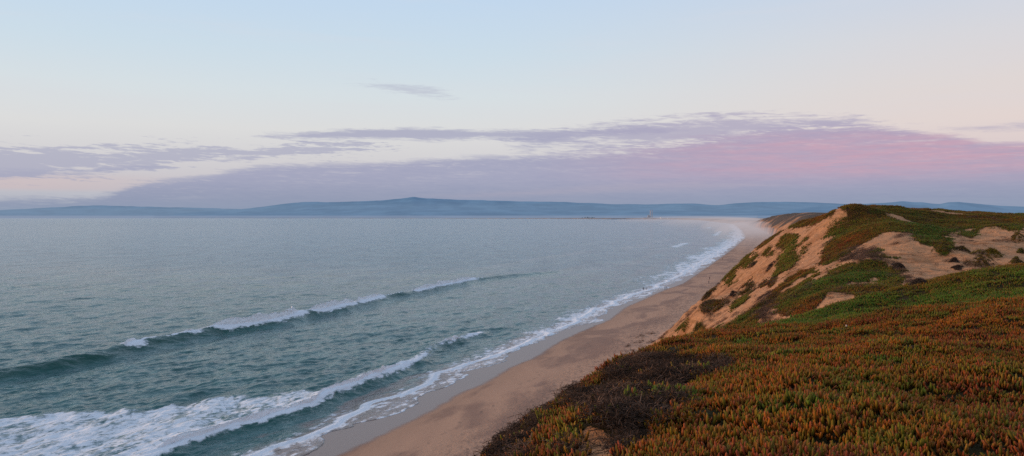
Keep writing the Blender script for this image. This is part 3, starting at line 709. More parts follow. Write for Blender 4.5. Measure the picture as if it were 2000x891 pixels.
w.cycles.sampling_method = 'MANUAL'; w.cycles.sample_map_resolution = 512

ld = bpy.data.lights.new('sun', 'SUN'); lo = bpy.data.objects.new('sun', ld); COL.objects.link(lo)
ld.energy = 2.3; ld.angle = R(16); ld.color = (1.0, .60, .36)
sv = Vector((math.sin(R(SUN_AZ)) * math.cos(R(SUN_EL)), math.cos(R(SUN_AZ)) * math.cos(R(SUN_EL)), math.sin(R(SUN_EL))))
lo.rotation_euler = sv.to_track_quat('Z', 'Y').to_euler(); lo.location = (-60, 0, 80)

# ------------------------------------------------------------------ ice plant, dead brush
def leaf(L, wd, bend, az_, tilt, base, lo=False):
    """one finger leaf: three sided, tapering, curving upward.  returns verts, faces, t"""
    segs = [0, .55, 1.0] if lo else [0, .3, .62, .88, 1.0]
    wds = [.7, 1.0, .0] if lo else [.62, 1.0, .95, .62, .0]
    ca, sa = math.cos(az_), math.sin(az_)
    V = []; Fc = []; T = []
    p = np.array(base, float); ang = tilt; prev = 0
    for k, (t, wk) in enumerate(zip(segs, wds)):
        st = (t - prev) * L; prev = t
        p = p + st * np.array([math.sin(ang) * ca, math.sin(ang) * sa, math.cos(ang)])
        ang -= bend * (1.0 / len(segs))
        dirv = np.array([math.sin(ang) * ca, math.sin(ang) * sa, math.cos(ang)])
        sd = np.array([-sa, ca, 0]); up = np.cross(dirv, sd)
        if wk == 0: V.append(p); T.append(t)
        else:
            for a in (R(90), R(210), R(330)):
                V.append(p + wd * .5 * wk * (math.cos(a) * sd + math.sin(a) * up)); T.append(t)
    nring = len(segs) - 1
    for k in range(nring - 1):
        for j in range(3):
            Fc.append([k*3 + j, k*3 + (j+1) % 3, (k+1)*3 + (j+1) % 3, (k+1)*3 + j])
    tip = nring * 3
    for j in range(3): Fc.append([(nring-1)*3 + j, (nring-1)*3 + (j+1) % 3, tip])
    return V, Fc, T

def tuft_data(seed, n, rad, lo=False, L0=.078):
    rg = random.Random(seed); V = []; Fs = []; T = []; RND = []
    for i in range(n):
        a = rg.random() * 6.283; r = rad * math.sqrt(rg.random())
        b = (r * math.cos(a), r * math.sin(a), rg.uniform(-.035, .02))
        v, f, t = leaf(L0 * rg.uniform(.6, 1.25), L0 * rg.uniform(.25, .34), rg.uniform(.2, .9), a + rg.uniform(-1.2, 1.2), rg.uniform(.1, 1.0), b, lo)
        o = len(V); V += v; T += t; RND += [rg.random()] * len(v)
        Fs += [[i_ + o for i_ in q_] for q_ in f]
    return np.array(V), Fs, np.array(T), np.array(RND)

def plant_mat(name, typ):
    m, g, out = material(name)
    col_ = g.attr('col', typ).outputs['Color']; t = g.attr('t').outputs['Fac']; r = g.attr('rnd').outputs['Fac']
    c = g.mix(g.sm(r, .50, .95), col_, g.mix(.55, col_, (.10, .14, .012)))
    c = g.mix(g.math('MULTIPLY', g.sm(r, .28, .0), .55), c, (.30, .055, .030))
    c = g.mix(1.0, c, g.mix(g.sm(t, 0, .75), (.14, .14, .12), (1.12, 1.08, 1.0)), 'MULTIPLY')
    c = g.mix(g.math('MULTIPLY', g.sm(t, .75, 1.0), g.sm(r, .9, .1)), c, g.mix(.55, c, (.40, .11, .05)))
    principled(g, out, Base_Color=c, Roughness=.55, Specular_IOR_Level=.12)
    return m
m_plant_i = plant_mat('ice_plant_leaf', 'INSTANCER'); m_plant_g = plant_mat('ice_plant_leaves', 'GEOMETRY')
def twig_mat(name, typ):
    m, g, out = material(name)
    r = g.attr('rnd').outputs['Fac']
    c = g.mix(r, (.018, .013, .010), (.130, .088, .066))
    principled(g, out, Base_Color=g.mix(1.0, c, g.attr('col', typ).outputs['Color'], 'MULTIPLY'), Roughness=.9, Specular_IOR_Level=.15); return m
m_twig_i = twig_mat('dry_twig', 'INSTANCER'); m_twig_g = twig_mat('dry_twigs', 'GEOMETRY')

def twig_data(seed, n, rad, L0, hgt=.06):
    rg = np.random.default_rng(seed); V = []; Fs = []; T = []; RN = []
    for i in range(n):
        p = np.array([rg.normal(0, rad * .5), rg.normal(0, rad * .5), rg.uniform(-.02, hgt)]); r_ = rg.random()
        d = rg.normal(0, 1, 3); d[2] = abs(d[2]) * .7 + .1; d /= np.linalg.norm(d)
        sd = np.cross(d, [0, 0, 1.0]); sd /= np.linalg.norm(sd) + 1e-6; up = np.cross(sd, d)
        L = L0 * rg.uniform(.4, 1.2); wd = L0 * rg.uniform(.02, .05)
        o = len(V)
        for k, wk in ((0, 1), (.5, .8), (1, .25)):
            pk = p + d * L * k + np.array([0, 0, -.25 * L * k * k]) + rg.normal(0, L * .05, 3) * k
            for a in (0, 2.1, 4.2): V.append(pk + wd * wk * (math.cos(a) * sd + math.sin(a) * up)); T.append(k); RN.append(r_)
        for k in range(2):
            for j in range(3): Fs.append([o + k*3 + j, o + k*3 + (j+1) % 3, o + (k+1)*3 + (j+1) % 3, o + (k+1)*3 + j])
    return np.array(V), Fs, np.array(T), np.array(RN)

def proto_collection(name, datas, mat):
    c = bpy.data.collections.new(name)
    for i, (V, Fs, T, RN) in enumerate(datas):
        mesh_obj(name, V, Fs, mat, attrs={'t': T, 'rnd': RN}, col=c)
    return c
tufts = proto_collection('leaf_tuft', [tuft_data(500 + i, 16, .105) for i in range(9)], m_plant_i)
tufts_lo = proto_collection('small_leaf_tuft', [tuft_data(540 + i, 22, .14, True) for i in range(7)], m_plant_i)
twigs = proto_collection('twig_tangle', [twig_data(600 + i, 110, .15, .075, .09) for i in range(6)], m_twig_i)

def scatter(name, pts, rot, scl, col, coll, label=None):
    me = bpy.data.meshes.new(name); me.vertices.add(len(pts)); me.vertices.foreach_set('co', np.asarray(pts, np.float32).ravel())
    a = me.attributes.new('rot', 'FLOAT_VECTOR', 'POINT'); a.data.foreach_set('vector', np.asarray(rot, np.float32).ravel())
    a = me.attributes.new('scl', 'FLOAT', 'POINT'); a.data.foreach_set('value', np.asarray(scl, np.float32))
    a = me.attributes.new('col', 'FLOAT_COLOR', 'POINT'); a.data.foreach_set('color', np.concatenate([col, np.ones((len(col), 1))], 1).astype(np.float32).ravel())
    o = bpy.data.objects.new(name, me); COL.objects.link(o)
    ng = bpy.data.node_groups.new(name, 'GeometryNodeTree')
    ng.interface.new_socket('Geometry', in_out='INPUT', socket_type='NodeSocketGeometry')
    ng.interface.new_socket('Geometry', in_out='OUTPUT', socket_type='NodeSocketGeometry')
    n = ng.nodes; gi = n.new('NodeGroupInput'); go = n.new('NodeGroupOutput'); iop = n.new('GeometryNodeInstanceOnPoints')
    ci = n.new('GeometryNodeCollectionInfo'); ci.inputs['Collection'].default_value = coll
    ci.inputs['Separate Children'].default_value = True; ci.inputs['Reset Children'].default_value = True
    def na(nm, typ):
        q_ = n.new('GeometryNodeInputNamedAttribute'); q_.data_type = typ; q_.inputs['Name'].default_value = nm; return q_.outputs['Attribute']
    e2r = n.new('FunctionNodeEulerToRotation')
    L = ng.links.new
    L(gi.outputs[0], iop.inputs['Points']); L(ci.outputs[0], iop.inputs['Instance']); iop.inputs['Pick Instance'].default_value = True
    L(na('rot', 'FLOAT_VECTOR'), e2r.inputs[0]); L(e2r.outputs[0], iop.inputs['Rotation']); L(na('scl', 'FLOAT'), iop.inputs['Scale'])
    L(iop.outputs[0], go.inputs[0])
    md = o.modifiers.new('scatter', 'NODES'); md.node_group = ng
    return tag(o, label, kind='stuff')

def normals(X, Y, e=.35):
    hx = (height(X + e, Y) - height(X - e, Y)) / (2 * e); hy = (height(X, Y + e) - height(X, Y - e)) / (2 * e)
    N = np.stack([-hx, -hy, np.ones_like(hx)], -1); return N / np.linalg.norm(N, axis=-1, keepdims=True)

def tilt_euler(N, amt, spin):
    """euler XYZ that leans the z axis towards N and spins about it"""
    nx, ny = N[:, 0] * amt, N[:, 1] * amt; nz = np.sqrt(np.maximum(1 - nx**2 - ny**2, .05))
    rx = np.arctan2(-ny, nz); ry = np.arcsin(np.clip(nx, -1, 1))
    # Rz(spin) first, then lean: approximated with small angle mix
    c_, s_ = np.cos(spin), np.sin(spin)
    lx, ly = np.arctan2(-ny, nz), np.arctan2(nx, nz)
    return np.stack([lx * c_ + ly * s_, -lx * s_ + ly * c_, spin], 1) * np.array([1, 1, 1])

ORG = np.array((.36, .105, .006)); RST = np.array((.25, .055, .008)); RED = np.array((.42, .065, .030)); OLV = np.array((.23, .150, .010)); GRN = np.array((.078, .175, .012)); YEL = np.array((.42, .25, .03))
def lerp(a, b, t): return a + (b - a) * t[:, None]
def plant_colour(X, Y, green, seed=0):
    n_ = len(X); rg = np.random.default_rng(seed)
    q1 = fbm(X / 2.2, Y / 3.0, seed=201, oct=4) * 2; q2 = fbm(X / .8, Y / .8, seed=205, oct=3) * 2; q3 = rg.normal(0, 1, n_)
    c = lerp(np.tile(ORG, (n_, 1)), RST, sstep(-.3, .6, q1))
    c = lerp(c, OLV, sstep(.0, .8, q2 * .8 + q3 * .3) * .85)
    c = lerp(c, GRN, sstep(.45, 1.1, q2 * .6 - q1 * .5 + q3 * .25) * .9)
    c = lerp(c, RED, sstep(.7, 1.3, -q2 * .7 + q3 * .4) * .7)
    c = lerp(c, YEL, sstep(1.0, 2.0, q3) * .5)
    gcol = lerp(np.tile(GRN, (n_, 1)), OLV, sstep(-.1, 1.5, q1 + q3 * .35))
    gcol = lerp(gcol, ORG, sstep(.7, 1.6, -q1 + q2 * .5 + q3 * .3) * .6)
    c = lerp(c, gcol, np.clip(green, 0, 1))
    return c * rg.uniform(.42, .98, (n_, 1))
def near_green(X, Y):
    b = 27.0 + 2.5 * fbm(X / 6, Y / 6, seed=211, oct=3) + np.interp(X, [0, 6, 12, 20, 30], [1.5, -.5, -2.2, -2.2, -3])
    gr = sstep(-1.5, 2.0, Y - b)
    gr = gr * (1 - .75 * sstep(24, 30, X) * sstep(38, 45, Y)) * (1 - .35 * sstep(.1, .5, fbm(X / 8, Y / 8, seed=213)))
    return gr

def near_scatter(r0, r1, dens, scl, coll, seed, name='ice_plant'):
    rg = np.random.default_rng(seed); a0, a1 = (R(-170), R(170)) if r1 < 10 else (R(-75), R(80))
    n_ = int(dens * .5 * (a1 - a0) * (r1**2 - r0**2))
    a = rg.uniform(a0, a1, n_); r = np.sqrt(rg.uniform(r0**2, r1**2, n_))
    X = r * np.sin(a); Y = r * np.cos(a)
    k = is_near(X, Y) & (shore_n(X, Y) > 15); X, Y = X[k], Y[k]
    Z = height(X, Y); k = Z - beach_h(shore_n(X, Y)) > 14; X, Y, Z = X[k], Y[k], Z[k]
    px, py = to_px(X, Y, Z)
    front = Y > 2
    jx = px + 200 / np.maximum(Y, 2) * fbm(X / .35, Y / .35, seed=221) ; jy = py + 130 / np.maximum(Y, 2) * fbm(X / .35, Y / .35, seed=225)
    br = in_any(jx, jy, BRUSH) & (np.hypot(X, Y) < 26) & front; ba = in_any(jx, jy, BARE) & (np.hypot(X, Y) < 26) & front
    lonely = fbm(X / .42, Y / .42, seed=231, oct=2) > .25      # living sprigs inside the dead brush
    k = ~ba & (~br | lonely)
    N = normals(X, Y)
    spin = rg.uniform(0, 6.28, len(X))
    rot = tilt_euler(N, .55, spin)
    sc = scl * (1 + .25 * br) * rg.uniform(.6, 1.4, len(X)) * (1 + .35 * fbm(X / 1.1, Y / 1.1, seed=233))
    cl = plant_colour(X, Y, near_green(X, Y), seed)
    hz = np.maximum(.0, .02 + .06 * fbm(X / .5, Y / .5, seed=234))
    P3 = np.stack([X, Y, Z + hz], 1)
    return (P3[k], rot[k], sc[k], cl[k]), (P3[br & ~ba], rot[br & ~ba])
parts = []; brs = []
for (r0, r1, dn, sc, sd) in ((.3, 9, 72, 1.05, 1), (9, 18, 56, 1.08, 2)):
    a, b_ = near_scatter(r0, r1, dn, sc, tufts, sd); parts.append(a); brs.append(b_)
scatter('ice_plant', *[np.concatenate([p[i] for p in parts]) for i in range(4)], tufts)
parts = []
for (r0, r1, dn, sc, sd) in ((18, 32, 24, 1.15, 3), (32, 60, 13, 1.5, 4)):
    a, b_ = near_scatter(r0, r1, dn, sc, tufts_lo, sd); parts.append(a); brs.append(b_)
scatter('ice_plant', *[np.concatenate([p[i] for p in parts]) for i in range(4)], tufts_lo)
bp = np.concatenate([b_[0] for b_ in brs]); brt = np.concatenate([b_[1] for b_ in brs])
rg = np.random.default_rng(9)
scatter('dead_brush', bp, brt, rg.uniform(.7, 1.7, len(bp)) * (1 + .5 * fbm(bp[:, 0] / .5, bp[:, 1] / .5, seed=272)), np.clip(.95 + .9 * fbm(bp[:, 0] / .35, bp[:, 1] / .35, seed=271)[:, None] + rg.normal(0, .3, (len(bp), 1)), .10, 2.0) * np.array([[1.05, .9, .8]]), twigs)

# middle dune cover
gx, gy = np.meshgrid(np.arange(8, 150, .42), np.arange(46, 235, .42))
rg = np.random.default_rng(21)
MX = (gx + rg.uniform(-.25, .25, gx.shape)).ravel(); MY = (gy + rg.uniform(-.25, .25, gy.shape)).ravel()
k = (shore_n(MX, MY) > 20) & ~is_near(MX, MY) & (np.abs(MX) < MY * .78); MX, MY = MX[k], MY[k]
MZ = height(MX, MY); MPX, MPY = to_px(MX, MY, MZ)
cv = cover_value(MX, MY, MZ) > .5
def seen(X, Y, Z, tol=.5):
    ok = np.ones(len(X), bool)
    for f in np.linspace(.12, .97, 48):
        ok &= height(X * f, Y * f) < H + (Z - H) * f + tol
    return ok
def mid_colour(X, Y, px, py, seed):
    g_ = .45 + 1.1 * fbm(X / 11, Y / 14, seed=241, oct=3)
    return plant_colour(X * .35, Y * .35, g_, seed) * .82
cv |= (cover_value(MX, MY, MZ, 9.0) > .5) & (rg.random(len(MX)) < .10)
cv &= rg.random(len(MX)) < .93
x, y, z = MX[cv], MY[cv], MZ[cv]
N = normals(x, y, .8)
scatter('dune_ice_plant', np.stack([x, y, z - .03], 1), tilt_euler(N, .8, rg.uniform(0, 6.28, len(x))), rg.uniform(2.0, 3.6, len(x)), mid_colour(x, y, MPX[cv], MPY[cv], 5), tufts_lo)
jx = MPX + 13 * fbm(MX / 1.5, MY / 1.5, seed=251, oct=5, gain=.6); jy = MPY + 9 * fbm(MX / 1.5, MY / 1.5, seed=252, oct=5, gain=.6)
rb = (in_any(jx, jy, RUBBLE) & (rg.random(len(MX)) < .33)) | ((fbm(MX / 4, MY / 4, seed=281, oct=4) > .16) & (MY > 70) & (MZ < 36) & (rg.random(len(MX)) < .07))
x, y, z = MX[rb], MY[rb], MZ[rb]
scatter('dune_brush', np.stack([x, y, z], 1), tilt_euler(normals(x, y, .8), .8, rg.uniform(0, 6.28, len(x))), rg.uniform(1.8, 4.0, len(x)), np.clip(rg.normal(1.4, .5, (len(x), 1)), .4, 2.5) * np.array([[1, .85, .78]]), twigs)

LO = [tuft_data(560 + i, 18, .14, True) for i in range(6)]; TW = [twig_data(640 + i, 34, .14, .15) for i in range(4)]
def merged(name, P3, N, scl, col, lib, mat, parent=None, seed=0):
    """many sprigs welded into ONE mesh"""
    rg = np.random.default_rng(seed); V = []; Fs = []; T = []; RN = []; C_ = []; o = 0
    for i in range(len(P3)):
        v, f, t, r_ = lib[rg.integers(len(lib))]
        a = rg.uniform(0, 6.283); c_, s_ = math.cos(a), math.sin(a)
        v = v @ np.array([[c_, s_, 0], [-s_, c_, 0], [0, 0, 1]])
        n_ = N[i]; zx = np.array([n_[0], n_[1], n_[2]]); xa = np.cross([0, 1, 0], zx); xa /= np.linalg.norm(xa); ya = np.cross(zx, xa)
        v = (v * scl[i]) @ np.stack([xa, ya, zx]) + P3[i]
        V.append(v); T.append(t); RN.append(r_); C_.append(np.tile(col[i], (len(v), 1)))
        Fs += [[q_ + o for q_ in ff] for ff in f]; o += len(v)
    V = np.concatenate(V); c0 = P3.mean(0)
    ob = mesh_obj(name, V - c0, Fs, mat, parent, attrs={'t': np.concatenate(T), 'rnd': np.concatenate(RN), 'col': np.concatenate(C_)})
    ob.location = c0 - (np.array(parent.location) if parent else 0); return ob
for i, (poly, label) in enumerate(MATS):
    cx_ = np.mean([p[0] for p in poly]); cy_ = np.mean([p[1] for p in poly])
    k = pip(jx, jy, poly)
    k[k] &= seen(MX[k], MY[k], MZ[k])
    x, y, z = MX[k], MY[k], MZ[k]
    if len(x) < 4: print('MAT EMPTY', i, len(x)); continue
    if len(x) > 420: s_ = rg.permutation(len(x))[:420]; x, y, z = x[s_], y[s_], z[s_]
    dead = 'dead' in label or 'dark shrub' in label or 'dark narrow' in label or 'dark slanting' in label
    cl = plant_colour(x * .4, y * .4, np.full(len(x), .25 if dead else .8), 40 + i) * (.55 if dead else .8)
    N = normals(x, y, .8)
    ob = merged('ice_plant_mat', np.stack([x, y, z + .05], 1), N, rg.uniform(2.9, 4.8, len(x)), cl, LO, m_plant_g, seed=i)
    tag(ob, label, 'plant', 'ice plant mats on the bare dune face')
    if dead:
        s_ = rg.random(len(x)) < .5
        merged('dead_stem', np.stack([x, y, z + .1], 1)[s_], N[s_], rg.uniform(2.5, 4, s_.sum()), np.full((s_.sum(), 3), 1.2), TW, m_twig_g, ob, seed=i + 50)

# ------------------------------------------------------------------ separate clumps in the sand hollow
def hit(px, py, r0=3.0, r1=420.0):
    Y = np.geomspace(r0, r1, 3000); X = (px - CX) / F * Y; Zr = H - (py - HY) / F * Y
    b = np.nonzero(height(X, Y) > Zr)[0]
    i = b[0] if len(b) else len(Y) - 1
    return X[i], Y[i], float(height(X[i:i+1], Y[i:i+1])[0])
CLUMPS = [  # photo x, y of the base, width px, height px, dead share, label
 (1938, 500, 42, 19, .1, 'dense dome of rust and green ice plant standing alone in the sand hollow'),
 (1923, 522, 42, 24, .55, 'grey brown half dead dome just below the dense dome in the sand hollow'),
 (1988, 515, 18, 14, .3, 'small dark clump in the sand hollow near the right edge'),
 (1992, 471, 26, 26, .15, 'rust green clump hanging over the bare rim of the sand hollow at the far right'),
 (1996, 495, 14, 8, .3, 'tiny low sprig between the rim clump and the small dark clump'),
 (1883, 491, 24, 13, .35, 'loose small green tuft below the hanging rim growth in the sand hollow'),
 (1866, 512, 12, 9, .7, 'scrap of dry stems in the middle of the hollow, upper of two'),
 (1872, 526, 13, 7, .7, 'scrap of dry stems in the middle of the hollow, lower of two'),
 (1846, 497, 30, 40, .15, 'bulging rust brown clump hanging from the rim into the sand hollow'),
 (1755, 526, 17, 15, .9, 'tangle of dead grey stems on the sand spur left of the hollow'),
 (1794, 556, 24, 12, .9, 'dead stems at the foot of the sand spur by the green foreground slope'),
 (1381, 583, 12, 13, .45, 'dark sprig on the outer edge of the lower dune face'),
 (1431, 576, 13, 11, .8, 'dry brown sprig on the open sand of the lower dune face'),
 (1471, 520, 12, 13, .6, 'dark scrap of stems under the rounded mat on the dune face'),
 (1505, 523, 15, 12, .75, 'brown dry scrap on the bare sand left of the sand chute'),
 (1386, 594, 28, 7, .6, 'thin dark sprigs along the top of the orange cliff'),
]
rg = np.random.default_rng(77)
for i, (px, py, wd, hg, dead, label) in enumerate(CLUMPS):
    bx, by, bz = hit(px, py)
    mpp = by / F; rx = wd * mpp / 2; hz = hg * mpp
    n_ = int(np.clip(rx * hz * 260 / max(.12, (rx * .16) ** 1), 26, 170))
    a = rg.uniform(0, 6.283, n_); rad = np.sqrt(rg.random(n_)); ux, uy = np.cos(a) * rad, np.sin(a) * rad
    rim = 1 + .45 * np.sin(3 * a + i) + .3 * np.sin(5 * a + 2 * i)
    x = bx + ux * rx * rim; y = by + uy * rx * .9 * rim + rx * .4
    dome = np.maximum(0, 1 - rad) ** .8 * hz * .85 * (1 + .9 * fbm(x / .6, y / .6, seed=261))
    gz = np.minimum(height(x, y), bz + hz * .8)
    P3 = np.stack([x, y, gz + dome * .8], 1)
    N = np.stack([ux * .8, uy * .8, np.full(n_, .8)], 1); N /= np.linalg.norm(N, axis=1, keepdims=True)
    sc = np.clip(rx / 1.0, .9, 3.2) * rg.uniform(.9, 1.5, n_)
    cl = plant_colour(x, y, np.full(n_, .55), 80 + i) * 1.05
    e = rg.random(n_) < dead
    if (~e).sum() >= 3 and dead < .65:
        ob = merged('ice_plant_clump', P3[~e], N[~e], sc[~e], cl[~e], LO, m_plant_g, seed=i + 90)
        if e.sum() >= 3: merged('dead_stem', P3[e], N[e], sc[e], np.full((e.sum(), 3), 1.3), TW, m_twig_g, ob, seed=i + 130)
        tag(ob, label, 'plant', 'separate clumps on the bare sand')
    else:
        ob = merged('dry_sprig', P3, N, sc, np.full((n_, 3), 1.1), TW, m_twig_g, seed=i + 90)
        tag(ob, label, 'plant', 'separate clumps on the bare sand')

# ------------------------------------------------------------------ pale stones in the foreground
m_stone = plain('bleached_stone', (.72, .58, .52), .8, .2, 30); m_grey = plain('grey_stone', (.25, .23, .23), .85, .3, 25)
def stone(px, py, size, mat, label, seed, lift_=.03, stretch=(1, .8, 1.2)):
    x, y, z = hit(px, py); nu, nv = 18, 12; V = []
    for j in range(nv + 1):
        for i in range(nu):
            th = math.pi * j / nv; ph = 2 * math.pi * i / nu
            V.append((math.sin(th) * math.cos(ph), math.sin(th) * math.sin(ph), math.cos(th)))
    V = np.array(V); V = V * (1 + .35 * vnoise(V[:, 0] * 1.6, V[:, 1] * 1.6, V[:, 2] * 1.6, seed=seed) + .12 * vnoise(V[:, 0] * 4, V[:, 1] * 4, V[:, 2] * 4, seed=seed + 1))[:, None] * np.array(stretch) * size
    f = [[j * nu + i, (j + 1) * nu + i, (j + 1) * nu + (i + 1) % nu, j * nu + (i + 1) % nu] for j in range(nv) for i in range(nu)]
    o = mesh_obj('stone', V, np.array(f), mat); o.location = (x, y, z + lift_); o.rotation_euler = (.3, .5, seed)
    return tag(o, label, 'stone')
stone(1015, 880, .022, m_stone, 'pale bleached stone on the dune edge at the bottom, beside orange ice plant', 3, .07)
stone(1011, 889, .019, m_grey, 'grey and white stone touching the pale bleached stone from below', 8, .05)
stone(1653, 648, .024, m_stone, 'tiny white stone lying in the green ice plant behind the orange crest', 5, .16)

# ------------------------------------------------------------------ people on the beach
m_skin = plain('skin', (.42, .25, .18), .6, .1); m_hair = plain('dark_hair', (.03, .022, .018), .7, .2)
def cloth(nm, c): return plain(nm, c, .9, .15, 12)
M_TOP = [cloth('navy_cloth', (.04, .05, .09)), cloth('charcoal_cloth', (.05, .05, .055)), cloth('plum_cloth', (.10, .05, .08)), cloth('wetsuit_black', (.02, .022, .026))]
M_LEG = [cloth('dark_denim', (.05, .06, .09)), cloth('black_trousers', (.025, .025, .028)), cloth('khaki_trousers', (.17, .13, .09))]
def skinned(name, nodes, edges, radii, mats, pick, parent=None, sub=1):
    me = bpy.data.meshes.new(name + '_cage'); me.from_pydata(nodes, edges, [])
    ob = bpy.data.objects.new(name + '_cage', me); COL.objects.link(ob)
    md = ob.modifiers.new('skin', 'SKIN')
    for v, r_ in zip(me.skin_vertices[0].data, radii): v.radius = (r_, r_)
    me.skin_vertices[0].data[0].use_root = True
    sb = ob.modifiers.new('sub', 'SUBSURF'); sb.levels = sub; sb.render_levels = sub
    dg = bpy.context.evaluated_depsgraph_get()
    m2 = bpy.data.meshes.new_from_object(ob.evaluated_get(dg)); bpy.data.objects.remove(ob); bpy.data.meshes.remove(me)
    m2.name = name; m2.materials.clear()
    for m_ in mats: m2.materials.append(m_)
    for p_ in m2.polygons: p_.material_index = pick(p_.center); p_.use_smooth = True
    o = bpy.data.objects.new(name, m2); COL.objects.link(o); o.parent = parent; return o
def person(px, py, z0, face, stride, arm, hgt, top, leg, label, group, lean=0.0):
    """one continuous body facing +x before rotation; stride / arm swing in metres"""
    gx_, gy_, gz_ = ground(px, py, z0); z_ = max(float(height(np.array([gx_]), np.array([gy_]))[0]), -.35)
    k = hgt / 1.75; s = stride
    N_ = [(0, 0, .96), (0, 0, 1.12), (lean, 0, 1.32), (lean, 0, 1.46), (lean * 1.2, 0, 1.54), (lean * 1.3 + .01, 0, 1.63), (lean * 1.3 + .015, 0, 1.73)]
    E_ = [(i, i + 1) for i in range(6)]; Rr = [.145, .13, .155, .10, .055, .095, .085]
    for sg in (-1, 1):
        a = len(N_); fx = s * sg
        N_ += [(0, .095 * sg, .90), (fx * .45 + .05 * (s > 0), .10 * sg, .50), (fx - .02, .10 * sg, .09), (fx + .05, .10 * sg, .045), (fx + .15, .11 * sg, .03)]
        E_ += [(0, a), (a, a + 1), (a + 1, a + 2), (a + 2, a + 3), (a + 3, a + 4)]; Rr += [.095, .065, .045, .045, .03]
        b = len(N_); ax = -arm * sg
        N_ += [(lean, .19 * sg, 1.42), (lean + ax * .45, .23 * sg, 1.15), (lean + ax + .05, .23 * sg, .92), (lean + ax + .08, .225 * sg, .82)]
        E_ += [(3, b), (b, b + 1), (b + 1, b + 2), (b + 2, b + 3)]; Rr += [.06, .048, .036, .04]
    def pick(c):
        zc = c[2] / k
        if zc > 1.50: return 2
        if abs(c[1]) / k > .17 and zc < .93 and zc > .70: return 2
        if zc < .06: return 1
        return 0 if zc > .93 else 1
    o = skinned('person', [(x * k, y * k, z * k) for x, y, z in N_], E_, [r_ * k for r_ in Rr], [top, leg, m_skin], pick)
    hv = [(lean * 1.3 - .025, 0, 1.60), (lean * 1.3 - .03, 0, 1.69), (lean * 1.3 + .01, 0, 1.765)]
    skinned('hair', [(x * k, y * k, z * k) for x, y, z in hv], [(0, 1), (1, 2)], [.075 * k, .10 * k, .075 * k], [m_hair], lambda c: 0, o)
    o.location = (gx_, gy_, z_); o.rotation_euler = (0, 0, face)
    return tag(o, label, 'person', group)
GW = 'people in the shallow surf'; GB = 'people walking on the beach'
person(1256.5, 567.5, 0, 1.2, .10, .12, 1.74, M_TOP[3], M_LEG[1], 'person in dark clothes standing in the foam, left of the pair in the shallow surf', GW)
person(1263.5, 567.5, 0, 2.4, .08, .10, 1.70, M_TOP[0], M_LEG[1], 'person in dark clothes standing in the foam, right of the pair in the shallow surf', GW)
person(1299, 567.5, .5, 1.8, .24, .22, 1.78, M_TOP[1], M_LEG[0], 'person in dark clothes on wet sand where the foam ends, taller of two', GB)
person(1302.5, 567.5, .5, 1.8, .18, .18, 1.60, M_TOP[2], M_LEG[2], 'slighter person in muted clothes at the foam edge, shorter of two', GB)
person(1386, 546.5, 1.8, -1.4, .26, .24, 1.76, M_TOP[2], M_LEG[1], 'person walking on dry sand by the dune foot, farther of two', GB)
person(1384.3, 554.5, 2.0, -1.4, .22, .22, 1.72, M_TOP[0], M_LEG[0], 'person walking on dry sand by the dune foot, nearer of two', GB)
person(1411.5, 508.5, 1.2, 1.6, .24, .2, 1.75, M_TOP[1], M_LEG[2], 'lone person far up the beach on smooth sand between surf and dune', GB)

# ------------------------------------------------------------------ far shore: power station, tanks, trees, a sailing boat
def lathe(name, prof, mat, parent=None, seg=24, loc=(0, 0, 0)):
    V = [(r_ * math.cos(6.2832 * i / seg), r_ * math.sin(6.2832 * i / seg), z_) for r_, z_ in prof for i in range(seg)]
    f = [[j * seg + i, j * seg + (i + 1) % seg, (j + 1) * seg + (i + 1) % seg, (j + 1) * seg + i] for j in range(len(prof) - 1) for i in range(seg)]
    o = mesh_obj(name, V, np.array(f), mat, parent); o.location = loc; return o
def boxes(name, bs, mat, parent=None, loc=(0, 0, 0)):
    V = []; Fc = []
    for x0, x1, y0, y1, z0, z1 in bs:
        o = len(V); V += [(x, y, z) for z in (z0, z1) for y in (y0, y1) for x in (x0, x1)]
        Fc += [[o + i for i in q_] for q_ in ([0,2,3,1],[4,5,7,6],[0,1,5,4],[2,6,7,3],[0,4,6,2],[1,3,7,5])]
    o = mesh_obj(name, V, Fc, mat, parent, smooth=False); o.location = loc; return o
m_conc = plain('pale_concrete', (.62, .50, .46), .9, .12, .02); m_plant_wall = plain('grey_cladding', (.34, .33, .36), .8, .2, .05); m_white = plain('white_paint', (.8, .8, .78), .6, .05, .1)  # cladding grey lightened to carry some of the distance haze
m_dark = plain('dark_roof', (.20, .18, .20), .9, .2, .05); m_leafd = plain('dark_foliage', (.03, .05, .04), .95, .4, .08)  # roof tone likewise paled, distance haze put into its colour
DS = 13400.0; gl = 8.0
def far_x(px, D): return (px - CX) / F * D
for px, lab in ((1270.2, 'pale tall smokestack on the far shore, left and brighter of the two'), (1273.6, 'pinkish tall smokestack on the far shore, right and fainter of the two')):
    r_ = empty('smokestack', (far_x(px, DS), DS, gl)); tag(r_, lab, 'smokestack', 'smokestacks of the power station')
    lathe('shaft', [(7.5, 0), (6.6, 60), (5.6, 120), (5.2, 146)], m_conc, r_)
    lathe('rim', [(5.6, 143), (6.2, 144), (6.2, 149), (4.6, 149), (4.6, 146)], m_dark, r_)
    lathe('base', [(11, 0), (11, 9), (7.8, 12)], m_conc, r_)
r_ = empty('power_station', (far_x(1268, DS - 60), DS - 60, gl - 2)); tag(r_, 'grey blocky power station at the foot of the two smokestacks', 'power station')
boxes('boiler_house', [(-26, 22, -20, 20, 0, 46), (-20, -2, -16, 16, 46, 66)], m_plant_wall, r_)
boxes('turbine_hall', [(-95, -28, -18, 18, 0, 20)], m_dark, r_); boxes('switch_house', [(24, 120, -16, 16, 0, 15)], m_dark, r_)
